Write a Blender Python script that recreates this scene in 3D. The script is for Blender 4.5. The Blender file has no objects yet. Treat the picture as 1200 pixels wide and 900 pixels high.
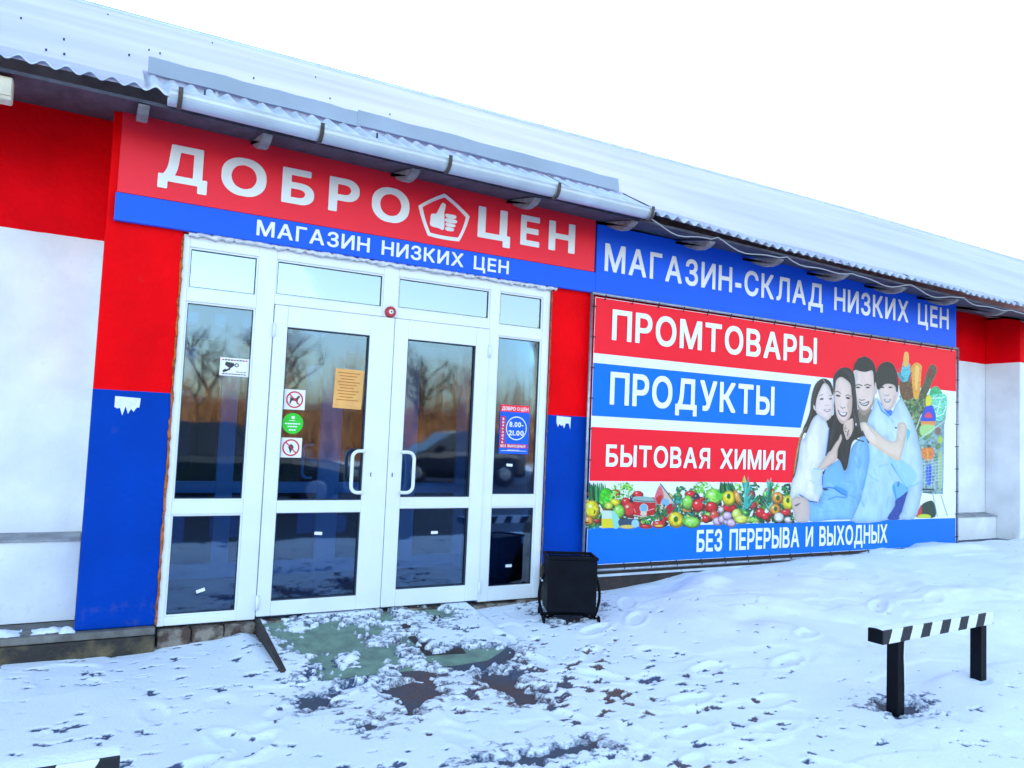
import bpy, bmesh, math, random
import numpy as np
from mathutils import Vector, Matrix
R = math.radians
random.seed(7)
scene = bpy.context.scene
C = scene.collection

# ------------------------------------------------------------------ camera, sky, sun, exposure
YAW, PITCH, ROLL = R(28.8995), R(3.7468), R(2.3952)
CAM = Vector((0.0, -5.5, 1.49))
fw = Vector((math.sin(YAW) * math.cos(PITCH), math.cos(YAW) * math.cos(PITCH), math.sin(PITCH)))
rt0 = Vector((math.cos(YAW), -math.sin(YAW), 0))
up0 = rt0.cross(fw)
rt = rt0 * math.cos(ROLL) + up0 * math.sin(ROLL)
up = -rt0 * math.sin(ROLL) + up0 * math.cos(ROLL)
cd = bpy.data.cameras.new('camera')
cam = bpy.data.objects.new('camera', cd)
C.objects.link(cam)
M3 = Matrix((rt, up, -fw)).transposed()
cam.matrix_world = Matrix.Translation(CAM) @ M3.to_4x4()
cd.sensor_width = 36
cd.lens = 27.0
cd.clip_end = 2000
scene.camera = cam

SUN_EL, SUN_ROT = R(12), R(22)      # low winter sun behind the building
w = bpy.data.worlds.new('World')
scene.world = w
w.use_nodes = True
wn = w.node_tree
bg = wn.nodes['Background']
sky = wn.nodes.new('ShaderNodeTexSky')
sky.sky_type = 'NISHITA'
sky.sun_disc = False
sky.sun_elevation = SUN_EL
sky.sun_rotation = SUN_ROT
sky.air_density = 1.0
sky.dust_density = 2.0
wn.links.new(sky.outputs[0], bg.inputs[0])
bg.inputs[1].default_value = 0.15
sl = bpy.data.lights.new('sun', 'SUN')
sl.energy = 3.0
sl.angle = R(0.6)
sl.color = (1.0, 0.80, 0.58)
sun = bpy.data.objects.new('sun', sl)
C.objects.link(sun)
sdir = Vector((math.sin(SUN_ROT) * math.cos(SUN_EL), math.cos(SUN_ROT) * math.cos(SUN_EL), math.sin(SUN_EL)))      # towards the sun
sun.rotation_euler = sdir.to_track_quat('Z', 'Y').to_euler()
sun.location = (10, 30, 12)
vs = scene.view_settings
vs.view_transform = 'Standard'
vs.look = 'None'
vs.gamma = 1
vs.use_curve_mapping = False
vs.exposure = 2.62


# ------------------------------------------------------------------ helpers
def P(x, y, Y=0.0):
    """point of the plane Y seen at pixel x, y of the photograph (1200 x 900)"""
    d = fw + rt * ((x - 600) / 900) - up * ((y - 450) / 900)
    return CAM + d * ((Y - CAM.y) / d.y)


def G(x, y, z=0.0):
    d = fw + rt * ((x - 600) / 900) - up * ((y - 450) / 900)
    return CAM + d * ((z - CAM.z) / d.z)


def lin(c):
    c = np.asarray(c, float)
    return np.where(c <= 0.04045, c / 12.92, ((c + 0.055) / 1.055) ** 2.4)


def interp(x, pts):
    return float(np.interp(x, [p[0] for p in pts], [p[1] for p in pts]))


def hsh(ix, iy, seed):
    h = (ix.astype(np.int64) * 374761393 + iy.astype(np.int64) * 668265263 + seed * 974711) & 0xffffffff
    h = ((h ^ (h >> 13)) * 1274126177) & 0xffffffff
    return ((h ^ (h >> 16)) & 0xffff) / 65535.0


def vnoise(x, y, seed=0):
    x = np.asarray(x, float); y = np.asarray(y, float)
    ix = np.floor(x); iy = np.floor(y)
    fx = x - ix; fy = y - iy
    u = fx * fx * fx * (fx * (fx * 6 - 15) + 10); v = fy * fy * fy * (fy * (fy * 6 - 15) + 10)
    a = hsh(ix, iy, seed); b = hsh(ix + 1, iy, seed); c = hsh(ix, iy + 1, seed); d = hsh(ix + 1, iy + 1, seed)
    return (a * (1 - u) + b * u) * (1 - v) + (c * (1 - u) + d * u) * v


def fbm(x, y, octs=4, seed=0, gain=0.5):
    s = 0; a = 1; t = 0
    for k in range(octs):
        s = s + a * vnoise(x * 2 ** k + 17.3 * k, y * 2 ** k - 9.1 * k, seed + k)
        t += a; a *= gain
    return s / t


MATS = {}


def mat(name, col, rough=0.6, metal=0.0, var=0.0, vscale=6.0, bump=0.0, bscale=40.0, col2=None, thresh=None, spec=0.5, coat=0.0, stretch=None):
    if name in MATS:
        return MATS[name]
    m = bpy.data.materials.new(name); m.use_nodes = True
    nt = m.node_tree; b = nt.nodes['Principled BSDF']
    b.inputs['Roughness'].default_value = rough
    b.inputs['Metallic'].default_value = metal
    b.inputs['Specular IOR Level'].default_value = spec
    b.inputs['Coat Weight'].default_value = coat
    b.inputs['Base Color'].default_value = (*col, 1)
    tc = nt.nodes.new('ShaderNodeTexCoord')
    src = tc.outputs['Object']
    if stretch:
        mp = nt.nodes.new('ShaderNodeMapping'); mp.inputs['Scale'].default_value = stretch
        nt.links.new(src, mp.inputs[0]); src = mp.outputs[0]
    if var or col2:
        n = nt.nodes.new('ShaderNodeTexNoise'); n.inputs['Scale'].default_value = vscale; n.inputs['Detail'].default_value = 6
        nt.links.new(src, n.inputs['Vector'])
        cr = nt.nodes.new('ShaderNodeValToRGB')
        lo, hi = thresh if thresh else (0.3, 0.7)
        cr.color_ramp.elements[0].position = lo; cr.color_ramp.elements[1].position = hi
        c2 = col2 if col2 else tuple(min(1, c * (1 + var)) for c in col)
        c1 = col if col2 else tuple(c * (1 - var) for c in col)
        cr.color_ramp.elements[0].color = (*c1, 1); cr.color_ramp.elements[1].color = (*c2, 1)
        nt.links.new(n.outputs['Fac'], cr.inputs[0]); nt.links.new(cr.outputs[0], b.inputs['Base Color'])
    if bump:
        n2 = nt.nodes.new('ShaderNodeTexNoise'); n2.inputs['Scale'].default_value = bscale; n2.inputs['Detail'].default_value = 5
        nt.links.new(src, n2.inputs['Vector'])
        bp = nt.nodes.new('ShaderNodeBump'); bp.inputs['Strength'].default_value = bump; bp.inputs['Distance'].default_value = 0.02
        nt.links.new(n2.outputs['Fac'], bp.inputs['Height']); nt.links.new(bp.outputs[0], b.inputs['Normal'])
    MATS[name] = m
    return m


def band_mat(name, low, high, zsplit, rough=0.55, wob=0.01):
    """wall paint in two colours, split at a height, with a hand-painted edge, patchy coats and plaster relief"""
    m = bpy.data.materials.new(name); m.use_nodes = True
    nt = m.node_tree; L = nt.links.new; b = nt.nodes['Principled BSDF']; b.inputs['Roughness'].default_value = rough; b.inputs['Specular IOR Level'].default_value = .05
    ge = nt.nodes.new('ShaderNodeNewGeometry'); sx = nt.nodes.new('ShaderNodeSeparateXYZ'); L(ge.outputs['Position'], sx.inputs[0])
    n = nt.nodes.new('ShaderNodeTexNoise'); n.inputs['Scale'].default_value = 7; n.inputs['Detail'].default_value = 5; L(ge.outputs['Position'], n.inputs['Vector'])
    ma = nt.nodes.new('ShaderNodeMath'); ma.operation = 'MULTIPLY_ADD'; ma.inputs[1].default_value = wob; L(n.outputs['Fac'], ma.inputs[0]); L(sx.outputs[2], ma.inputs[2])
    gt = nt.nodes.new('ShaderNodeMath'); gt.operation = 'GREATER_THAN'; gt.inputs[1].default_value = zsplit + wob * .5; L(ma.outputs[0], gt.inputs[0])
    n3 = nt.nodes.new('ShaderNodeTexNoise'); n3.inputs['Scale'].default_value = 2.3; n3.inputs['Detail'].default_value = 8; L(ge.outputs['Position'], n3.inputs['Vector'])

    def vary(c, k):
        r = nt.nodes.new('ShaderNodeValToRGB'); r.color_ramp.elements[0].position = .3; r.color_ramp.elements[1].position = .7
        r.color_ramp.elements[0].color = (*[x * (1 - k) for x in c], 1); r.color_ramp.elements[1].color = (*[min(1, x * (1 + k)) for x in c], 1)
        L(n3.outputs['Fac'], r.inputs[0]); return r.outputs[0]
    mx = nt.nodes.new('ShaderNodeMix'); mx.data_type = 'RGBA'
    L(gt.outputs[0], mx.inputs[0]); L(vary(low, .12), mx.inputs[6]); L(vary(high, .14), mx.inputs[7])
    nd = nt.nodes.new('ShaderNodeTexNoise'); nd.inputs['Scale'].default_value = 9; nd.inputs['Detail'].default_value = 9; nd.inputs['Roughness'].default_value = .65; L(ge.outputs['Position'], nd.inputs['Vector'])
    hz_ = nt.nodes.new('ShaderNodeMapRange'); hz_.inputs[1].default_value = .15; hz_.inputs[2].default_value = .75; hz_.inputs[3].default_value = .12; hz_.inputs[4].default_value = 0; L(sx.outputs[2], hz_.inputs[0])
    ad = nt.nodes.new('ShaderNodeMath'); ad.operation = 'ADD'; L(nd.outputs['Fac'], ad.inputs[0]); L(hz_.outputs[0], ad.inputs[1])
    dr = nt.nodes.new('ShaderNodeValToRGB'); dr.color_ramp.elements[0].position = .64; dr.color_ramp.elements[1].position = .86; dr.color_ramp.elements[1].color = (.3, .3, .3, 1); L(ad.outputs[0], dr.inputs[0])
    md = nt.nodes.new('ShaderNodeMix'); md.data_type = 'RGBA'; L(dr.outputs[0], md.inputs[0]); L(mx.outputs[2], md.inputs[6]); md.inputs[7].default_value = (.16, .13, .11, 1); L(md.outputs[2], b.inputs['Base Color'])
    n2 = nt.nodes.new('ShaderNodeTexNoise'); n2.inputs['Scale'].default_value = 25; n2.inputs['Detail'].default_value = 6; L(ge.outputs['Position'], n2.inputs['Vector'])
    bp = nt.nodes.new('ShaderNodeBump'); bp.inputs['Strength'].default_value = .25; bp.inputs['Distance'].default_value = .02
    L(n2.outputs['Fac'], bp.inputs['Height']); L(bp.outputs[0], b.inputs['Normal'])
    return m


def glass_mat(name, ior, tint):
    m = bpy.data.materials.new(name); m.use_nodes = True
    nt = m.node_tree; nt.nodes.clear(); L = nt.links.new
    out = nt.nodes.new('ShaderNodeOutputMaterial'); mix = nt.nodes.new('ShaderNodeMixShader')
    fr = nt.nodes.new('ShaderNodeFresnel'); fr.inputs[0].default_value = ior
    tr = nt.nodes.new('ShaderNodeBsdfTransparent'); tr.inputs[0].default_value = (*tint, 1)
    gl = nt.nodes.new('ShaderNodeBsdfGlossy'); gl.inputs['Roughness'].default_value = 0.03; gl.inputs[0].default_value = (.78, .92, 1, 1)
    tc = nt.nodes.new('ShaderNodeTexCoord'); n = nt.nodes.new('ShaderNodeTexNoise'); n.inputs['Scale'].default_value = 2.2; L(tc.outputs['Object'], n.inputs['Vector'])
    bp = nt.nodes.new('ShaderNodeBump'); bp.inputs['Strength'].default_value = .02; bp.inputs['Distance'].default_value = .05
    L(n.outputs['Fac'], bp.inputs['Height']); L(bp.outputs[0], gl.inputs['Normal'])
    L(fr.outputs[0], mix.inputs[0]); L(tr.outputs[0], mix.inputs[1]); L(gl.outputs[0], mix.inputs[2]); L(mix.outputs[0], out.inputs[0])
    return m


def tag(o, label=None, cat=None, group=None, kind=None):
    if label: o['label'] = label
    if cat: o['category'] = cat
    if group: o['group'] = group
    if kind: o['kind'] = kind
    return o


def empty(name, loc=(0, 0, 0), rz=0.0):
    o = bpy.data.objects.new(name, None); C.objects.link(o)
    o.location = loc; o.rotation_euler = (0, 0, rz); o.empty_display_size = .1
    return o


class MB:
    """collects shapes into one mesh"""
    def __init__(s):
        s.v = []; s.f = []; s.mi = []

    def add(s, vs, fs, mi=0):
        n = len(s.v); s.v += [tuple(v) for v in vs]
        for f in fs: s.f.append(tuple(i + n for i in f)); s.mi.append(mi)
        return s

    def box(s, x0, x1, y0, y1, z0, z1, b=0.0, mi=0):
        if b <= 0:
            vs = [(x, y, z) for z in (z0, z1) for y in (y0, y1) for x in (x0, x1)]
            return s.add(vs, [(0, 2, 3, 1), (4, 5, 7, 6), (0, 1, 5, 4), (2, 6, 7, 3), (0, 4, 6, 2), (1, 3, 7, 5)], mi)
        bm = bmesh.new(); bmesh.ops.create_cube(bm, size=1)
        for v in bm.verts: v.co = Vector(((x0 + x1) / 2 + v.co.x * (x1 - x0), (y0 + y1) / 2 + v.co.y * (y1 - y0), (z0 + z1) / 2 + v.co.z * (z1 - z0)))
        bmesh.ops.bevel(bm, geom=bm.edges[:], offset=b, segments=2, affect='EDGES', profile=.5)
        bm.verts.index_update()
        s.add([v.co for v in bm.verts], [[v.index for v in f.verts] for f in bm.faces], mi); bm.free()
        return s

    def tube(s, pts, r, n=8, mi=0, caps=True):
        pts = [Vector(p) for p in pts]
        rs = r if isinstance(r, (list, tuple)) else [r] * len(pts)
        base = len(s.v); ref = None
        for i, p in enumerate(pts):
            t = (pts[min(i + 1, len(pts) - 1)] - pts[max(i - 1, 0)])
            t = t.normalized() if t.length > 1e-9 else Vector((0, 0, 1))
            if ref is None: ref = Vector((0, 0, 1)) if abs(t.z) < .9 else Vector((1, 0, 0))
            a = t.cross(ref).normalized(); bb = a.cross(t).normalized(); ref = bb
            for k in range(n):
                an = 2 * math.pi * k / n; s.v.append(tuple(p + (a * math.cos(an) + bb * math.sin(an)) * rs[i]))
        for i in range(len(pts) - 1):
            for k in range(n):
                s.f.append((base + i * n + k, base + i * n + (k + 1) % n, base + (i + 1) * n + (k + 1) % n, base + (i + 1) * n + k)); s.mi.append(mi)
        if caps:
            s.f.append(tuple(base + k for k in reversed(range(n)))); s.mi.append(mi)
            s.f.append(tuple(base + (len(pts) - 1) * n + k for k in range(n))); s.mi.append(mi)
        return s

    def prism_xz(s, poly, y0, y1, mi=0):
        """outline in x, z (counter-clockwise seen from -Y), front at y0"""
        n = len(poly); vs = [(x, y0, z) for x, z in poly] + [(x, y1, z) for x, z in poly]
        fs = [tuple(range(n)), tuple(range(2 * n - 1, n - 1, -1))] + [(i, n + i, n + (i + 1) % n, (i + 1) % n) for i in range(n)]
        return s.add(vs, fs, mi)

    def prism_yz(s, poly, x0, x1, mi=0):
        n = len(poly); vs = [(x0, y, z) for y, z in poly] + [(x1, y, z) for y, z in poly]
        fs = [tuple(range(n)), tuple(range(2 * n - 1, n - 1, -1))] + [(i, n + i, n + (i + 1) % n, (i + 1) % n) for i in range(n)]
        return s.add(vs, fs, mi)

    def build(s, name, m, parent=None, smooth=False, fixn=True):
        me = bpy.data.meshes.new(name); me.from_pydata(s.v, [], s.f)
        for k in (m if isinstance(m, (list, tuple)) else [m]): me.materials.append(k)
        me.polygons.foreach_set('material_index', s.mi)
        if smooth: me.polygons.foreach_set('use_smooth', [True] * len(s.f))
        if fixn:
            bm = bmesh.new(); bm.from_mesh(me); bmesh.ops.recalc_face_normals(bm, faces=bm.faces[:]); bm.to_mesh(me); bm.free()
        me.update()
        o = bpy.data.objects.new(name, me); C.objects.link(o)
        if parent: o.parent = parent
        return o


def link_mesh(name, me, parent, loc=(0, 0, 0)):
    o = bpy.data.objects.new(name, me); C.objects.link(o); o.parent = parent; o.location = loc
    return o


def grid_mesh(name, V, m, parent=None, smooth=True, keep=None, colors=None):
    """V: (rows, cols, 3) numpy array of points"""
    r, c = V.shape[:2]
    idx = np.arange(r * c).reshape(r, c)
    q = np.stack([idx[:-1, :-1], idx[:-1, 1:], idx[1:, 1:], idx[1:, :-1]], -1).reshape(-1, 4)
    if keep is not None: q = q[keep.reshape(-1)]
    me = bpy.data.meshes.new(name)
    me.vertices.add(r * c); me.vertices.foreach_set('co', V.reshape(-1).astype(np.float32))
    me.loops.add(len(q) * 4); me.loops.foreach_set('vertex_index', q.reshape(-1).astype(np.int32))
    me.polygons.add(len(q)); me.polygons.foreach_set('loop_start', (np.arange(len(q)) * 4).astype(np.int32))
    if smooth: me.polygons.foreach_set('use_smooth', np.ones(len(q), bool))
    me.update(calc_edges=True); me.validate()
    if colors is not None:
        ca = me.color_attributes.new('print', 'FLOAT_COLOR', 'POINT')
        cc = np.ones((r * c, 4), np.float32); cc[:, :3] = colors.reshape(-1, 3)
        ca.data.foreach_set('color', cc.reshape(-1))
    me.materials.append(m)
    o = bpy.data.objects.new(name, me); C.objects.link(o)
    if parent: o.parent = parent
    return o


GLYPH = {}


def glyph(ch, bold, ext):
    """flat mesh of one letter in x-z, origin at its left baseline, cap height 1; returns mesh, width.
    The outline is thickened on a raster and traced again, so heavy weights keep clean counters."""
    key = (ch, bold)
    if key in GLYPH: return GLYPH[key]
    cu = bpy.data.curves.new('letter', 'FONT'); cu.body = ch; cu.size = 1; cu.resolution_u = 6; cu.fill_mode = 'NONE'
    o = bpy.data.objects.new('letter', cu); C.objects.link(o)
    dg = bpy.context.evaluated_depsgraph_get(); dg.update()
    me = bpy.data.meshes.new_from_object(o.evaluated_get(dg))
    bpy.data.objects.remove(o); bpy.data.curves.remove(cu)
    co = np.array([v.co[:2] for v in me.vertices]); eds = np.array([e.vertices[:] for e in me.edges])
    bpy.data.meshes.remove(me)
    H = .0042; pad = bold + 5 * H
    x0, y0 = co.min(0) - pad; x1, y1 = co.max(0) + pad
    gx = np.arange(x0, x1, H); gy = np.arange(y0, y1, H)
    XX, YY = np.meshgrid(gx, gy); m = np.zeros(XX.shape, bool)
    for e_ in eds:
        (xa_, ya_), (xb_, yb_) = co[e_]
        if abs(ya_ - yb_) < 1e-12: continue
        rows = np.where((ya_ > gy) != (yb_ > gy))[0]
        xc = xa_ + (xb_ - xa_) * (gy[rows] - ya_) / (yb_ - ya_)
        m[rows] ^= gx[None, :] > xc[:, None]
    n = int(round(bold / H))

    def dil(a_, sh):
        r = a_.copy(); r[max(0, sh[0]):a_.shape[0] + min(0, sh[0]), max(0, sh[1]):a_.shape[1] + min(0, sh[1])] |= a_[max(0, -sh[0]):a_.shape[0] - max(0, sh[0]), max(0, -sh[1]):a_.shape[1] - max(0, sh[1])]
        return r
    for k in range(n):
        nb = dil(dil(m, (1, 0)), (-1, 0)); nb = dil(dil(nb, (0, 1)), (0, -1)) if k % 3 else nb | dil(dil(m, (0, 1)), (0, -1))
        m = nb
    f = m.astype(float)
    for _ in range(2):
        g = np.pad(f, 1, mode='edge'); f = (g[1:-1, 1:-1] * 4 + g[:-2, 1:-1] * 2 + g[2:, 1:-1] * 2 + g[1:-1, :-2] * 2 + g[1:-1, 2:] * 2 + g[:-2, :-2] + g[2:, 2:] + g[:-2, 2:] + g[2:, :-2]) / 16
    # runs of full cells become quads, edge cells are cut along the outline
    vs_, fs_ = [], []; idx = {}

    def vert(x, y):
        k_ = (round(x, 6), round(y, 6))
        if k_ not in idx: idx[k_] = len(vs_); vs_.append(k_)
        return idx[k_]
    inn = f > .5; ny, nx = f.shape
    full = inn[:-1, :-1] & inn[1:, :-1] & inn[:-1, 1:] & inn[1:, 1:]; anyc = inn[:-1, :-1] | inn[1:, :-1] | inn[:-1, 1:] | inn[1:, 1:]
    for j in range(ny - 1):
        i = 0
        while i < nx - 1:
            if full[j, i]:
                k_ = i
                while k_ < nx - 1 and full[j, k_]: k_ += 1
                fs_.append((vert(gx[i], gy[j]), vert(gx[k_], gy[j]), vert(gx[k_], gy[j + 1]), vert(gx[i], gy[j + 1]))); i = k_
            else:
                if anyc[j, i]:
                    cs = [(j, i), (j, i + 1), (j + 1, i + 1), (j + 1, i)]; pl_ = []
                    for q in range(4):
                        (ja, ia), (jb, ib) = cs[q], cs[(q + 1) % 4]; fa_, fb_ = f[ja, ia], f[jb, ib]
                        if fa_ > .5: pl_.append((gx[ia], gy[ja]))
                        if (fa_ > .5) != (fb_ > .5):
                            u = (.5 - fa_) / (fb_ - fa_); pl_.append((gx[ia] + (gx[ib] - gx[ia]) * u, gy[ja] + (gy[jb] - gy[ja]) * u))
                    if len(pl_) > 2: fs_.append(tuple(vert(*q) for q in pl_))
                i += 1
    P_ = np.array(vs_); cap = .728 if ch not in '0123456789-.' else .69
    xa, xb = P_[:, 0].min(), P_[:, 0].max()
    bold_ = n * H
    me = bpy.data.meshes.new('letter')
    me.from_pydata([(x - xa, 0, (y + bold_) / (cap + 2 * bold_)) for x, y in vs_], [], fs_); me.update()
    GLYPH[key] = (me, xb - xa)
    return GLYPH[key]


def put_letter(ch, x0, x1, z0, z1, Y, m, parent, bold=.02, ext=.004, name='letter'):
    me, wd = glyph(ch, bold, ext)
    if not me.materials: me.materials.append(m)
    o = link_mesh(name, me, parent, (x0, Y, z0)); o.scale = ((x1 - x0) / wd, 1, z1 - z0)
    if me.materials[0] != m:
        o.material_slots[0].link = 'OBJECT'; o.material_slots[0].material = m
    return o


NARROW = {' ': .33, '.': .1, '-': .3}


def put_line(text, x0, x1, z0, z1, Y, m, parent, bold=.02, ext=.004, gap=.11):
    """one line of lettering squeezed between x0 and x1"""
    ws = []
    for ch in text: ws.append(NARROW[' '] if ch == ' ' else glyph(ch, bold, ext)[1])
    tot = sum(ws) + gap * (len(text) - 1)
    k = (x1 - x0) / tot; x = x0
    for ch, wd in zip(text, ws):
        if ch != ' ': put_letter(ch, x, x + wd * k, z0, z1, Y, m, parent, bold, ext)
        x += (wd + gap) * k


# ------------------------------------------------------------------ materials
RED = (0.9, 0.0, 0.004)
M_white_wall = None
m_pil = band_mat('painted_plaster_red_blue', (0.0, 0.045, 0.36), RED, 1.667, .5, .006)
m_bay = band_mat('painted_plaster_red_white', (0.76, 0.77, 0.80), (0.8, 0.0, 0.006), 2.70, .6, .012)
m_signred = mat('sign_red_vinyl', (0.97, 0.02, 0.045), .5, var=.03, vscale=1.5, spec=.3)
m_signblue = mat('sign_blue_vinyl', (0.006, 0.11, 0.85), .5, var=.05, vscale=1.2, spec=.25)
m_bnred = mat('banner_red_print', (0.97, 0.012, 0.03), .5, spec=.2, var=.05, vscale=1.1, bump=.08, bscale=5)
m_bnblue = mat('banner_blue_print', (0.0, 0.16, 0.85), .5, spec=.2, var=.05, vscale=1.1, bump=.08, bscale=5)
m_bnwhite = mat('banner_white_fabric', (0.82, 0.84, 0.88), .5, var=.03, bump=.08, bscale=5)
m_letter = mat('letter_white', (0.84, 0.85, 0.88), .4, var=.03, vscale=3)
m_pvc = mat('white_pvc', (0.77, 0.80, 0.85), .32, var=.04, vscale=2.5, bump=.02, bscale=15)
m_seal = mat('rubber_seal', (0.03, 0.04, 0.06), .6)
m_conc = mat('grey_concrete', (0.17, 0.16, 0.15), .85, var=.35, vscale=9, bump=.6, bscale=45)
m_brownplinth = mat('brown_plinth', (0.035, 0.022, 0.02), .7, var=.4, vscale=8, bump=.4, bscale=40)
m_darkplinth = mat('dark_wet_concrete', (0.025, 0.02, 0.018), .7, col2=(0.16, 0.12, 0.06), thresh=(.5, .75), vscale=7, bump=.7, bscale=35)
m_zinc = mat('galvanised_steel', (0.55, 0.62, 0.70), .5, metal=.45, var=.12, vscale=4, bump=.05, bscale=10)
m_slate = mat('corrugated_roof_sheet', (0.5, 0.56, 0.64), .5, metal=.3, var=.2, vscale=3, bump=.1, bscale=30)
m_snowguard = mat('dull_grey_metal', (0.32, 0.37, 0.45), .45, metal=.3, var=.1, vscale=2, bump=.05, bscale=6)
m_wooddark = mat('dark_weathered_wood', (0.05, 0.05, 0.075), .8, var=.35, vscale=14, bump=.4, bscale=50, stretch=(1, .2, 1))
m_woodgrey = mat('grey_painted_wood', (0.22, 0.21, 0.22), .75, var=.3, vscale=12, bump=.4, bscale=40)
m_foam = mat('orange_mounting_foam', (0.55, 0.15, 0.02), .9, col2=(0.22, 0.05, 0.01), thresh=(.45, .65), vscale=30, bump=.9, bscale=60)
m_wfoam = mat('pale_mounting_foam', (0.75, 0.77, 0.8), .9, var=.15, vscale=30, bump=.8, bscale=60)
m_black = mat('black_painted_steel', (0.002, 0.003, 0.007), .55, var=.4, vscale=8, bump=.1, bscale=30, spec=.12)
m_cable = mat('white_cable', (0.33, 0.33, 0.35), .5)
m_snow = mat('snow', (0.80, 0.86, 0.95), .75, var=.025, vscale=2.5, bump=.35, bscale=55, spec=.3)
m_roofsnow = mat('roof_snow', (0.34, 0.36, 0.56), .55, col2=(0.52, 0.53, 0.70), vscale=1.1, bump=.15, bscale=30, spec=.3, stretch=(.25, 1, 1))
m_pane = glass_mat('window_glass', 1.95, (.45, .68, .95))
m_toppane = glass_mat('transom_glass', 3.4, (.6, .8, .95))
m_inpane = glass_mat('inner_glass', 1.7, (.7, .78, .85))
m_brick = mat('raw_brick_edge', (0.2, 0.12, 0.07), .9, var=.4, vscale=25, bump=.7, bscale=60)


def print_mat():
    m = bpy.data.materials.new('colour_print'); m.use_nodes = True
    nt = m.node_tree; b = nt.nodes['Principled BSDF']; b.inputs['Roughness'].default_value = .45
    a = nt.nodes.new('ShaderNodeAttribute'); a.attribute_name = 'print'
    nt.links.new(a.outputs['Color'], b.inputs['Base Color'])
    return m


m_print = print_mat()


def snow_material():
    """snow that thins to wet dirt: the colour attribute says how much snow is left, fine noise breaks it into grains"""
    m = bpy.data.materials.new('trodden_snow'); m.use_nodes = True
    nt = m.node_tree; L = nt.links.new; b = nt.nodes['Principled BSDF']; b.inputs['Roughness'].default_value = .75; b.inputs['Specular IOR Level'].default_value = .25
    ge = nt.nodes.new('ShaderNodeNewGeometry'); at = nt.nodes.new('ShaderNodeAttribute'); at.attribute_name = 'print'

    def noise(sc, det=5):
        n = nt.nodes.new('ShaderNodeTexNoise'); n.inputs['Scale'].default_value = sc; n.inputs['Detail'].default_value = det; L(ge.outputs['Position'], n.inputs['Vector']); return n
    nf = noise(70); nl = noise(1.1); nm = noise(2.2)
    ma = nt.nodes.new('ShaderNodeMath'); ma.operation = 'MULTIPLY_ADD'; ma.inputs[1].default_value = 1.1; L(nf.outputs['Fac'], ma.inputs[0])
    sb = nt.nodes.new('ShaderNodeMath'); sb.operation = 'SUBTRACT'; sb.inputs[1].default_value = .55; L(at.outputs['Fac'], sb.inputs[0]); L(sb.outputs[0], ma.inputs[2])
    rp_ = nt.nodes.new('ShaderNodeValToRGB'); rp_.color_ramp.elements[0].position = .18; rp_.color_ramp.elements[1].position = .72; L(ma.outputs[0], rp_.inputs[0])
    dirt = nt.nodes.new('ShaderNodeValToRGB'); dirt.color_ramp.elements[0].position = .44; dirt.color_ramp.elements[1].position = .54
    dirt.color_ramp.elements[0].color = (.13, .08, .07, 1); dirt.color_ramp.elements[1].color = (.06, .09, .16, 1); dirt.color_ramp.elements[0].position = .55; dirt.color_ramp.elements[1].position = .72
    vd = nt.nodes.new('ShaderNodeVectorMath'); vd.operation = 'DISTANCE'; vd.inputs[1].default_value = (2.5, -1.75, 0); L(ge.outputs['Position'], vd.inputs[0])
    vm = nt.nodes.new('ShaderNodeMath'); vm.operation = 'MULTIPLY_ADD'; vm.inputs[1].default_value = .16; L(vd.outputs['Value'], vm.inputs[0]); L(nl.outputs['Fac'], vm.inputs[2])
    L(vm.outputs[0], dirt.inputs[0])
    sn = nt.nodes.new('ShaderNodeValToRGB'); sn.color_ramp.elements[0].position = .3; sn.color_ramp.elements[1].position = .7
    sn.color_ramp.elements[0].color = (.78, .83, .90, 1); sn.color_ramp.elements[1].color = (.86, .89, .95, 1); L(nm.outputs['Fac'], sn.inputs[0])
    mx = nt.nodes.new('ShaderNodeMix'); mx.data_type = 'RGBA'; L(rp_.outputs[0], mx.inputs[0]); L(dirt.outputs[0], mx.inputs[6]); L(sn.outputs[0], mx.inputs[7]); L(mx.outputs[2], b.inputs['Base Color'])
    bp = nt.nodes.new('ShaderNodeBump'); bp.inputs['Strength'].default_value = .3; bp.inputs['Distance'].default_value = .015; L(nf.outputs['Fac'], bp.inputs['Height']); L(bp.outputs[0], b.inputs['Normal'])
    return m


# ------------------------------------------------------------------ ground and snow
EAVE = [(-4, 3.46), (0.2, 3.443), (4.0, 3.372), (5.3, 3.315), (7, 3.288), (9.4, 3.256), (14, 3.2), (24, 3.1)]
RIDGE = [(-4, 6.33), (13, 6.31), (24, 6.12)]
WALLSNOW = [(-80, .0), (2.2, .0), (2.7, .03), (3.3, .10), (3.9, .165), (4.5, .205), (4.9, .262), (6, .295), (7.3, .35), (8.8, .385), (11, .40), (20, .42), (80, .42)]


def sstep(a, b, x):
    t = np.clip((x - a) / (b - a), 0, 1); return t * t * (3 - 2 * t)


def ground_z(x, y):
    zw = np.interp(x, [p[0] for p in WALLSNOW], [p[1] for p in WALLSNOW])
    fall = 1 - sstep(.15, 2.6, -y)
    g = zw * fall
    near = (1 - sstep(.1, 1.5, -y)) * sstep(.2, 1.1, x) * (1 - sstep(2.8, 3.6, x)) * .04
    return g + near - .0


def ramp_z(x, y):
    t = np.clip((-y + .0) / 1.0, 0, 1)
    return .135 - .115 * t


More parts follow.
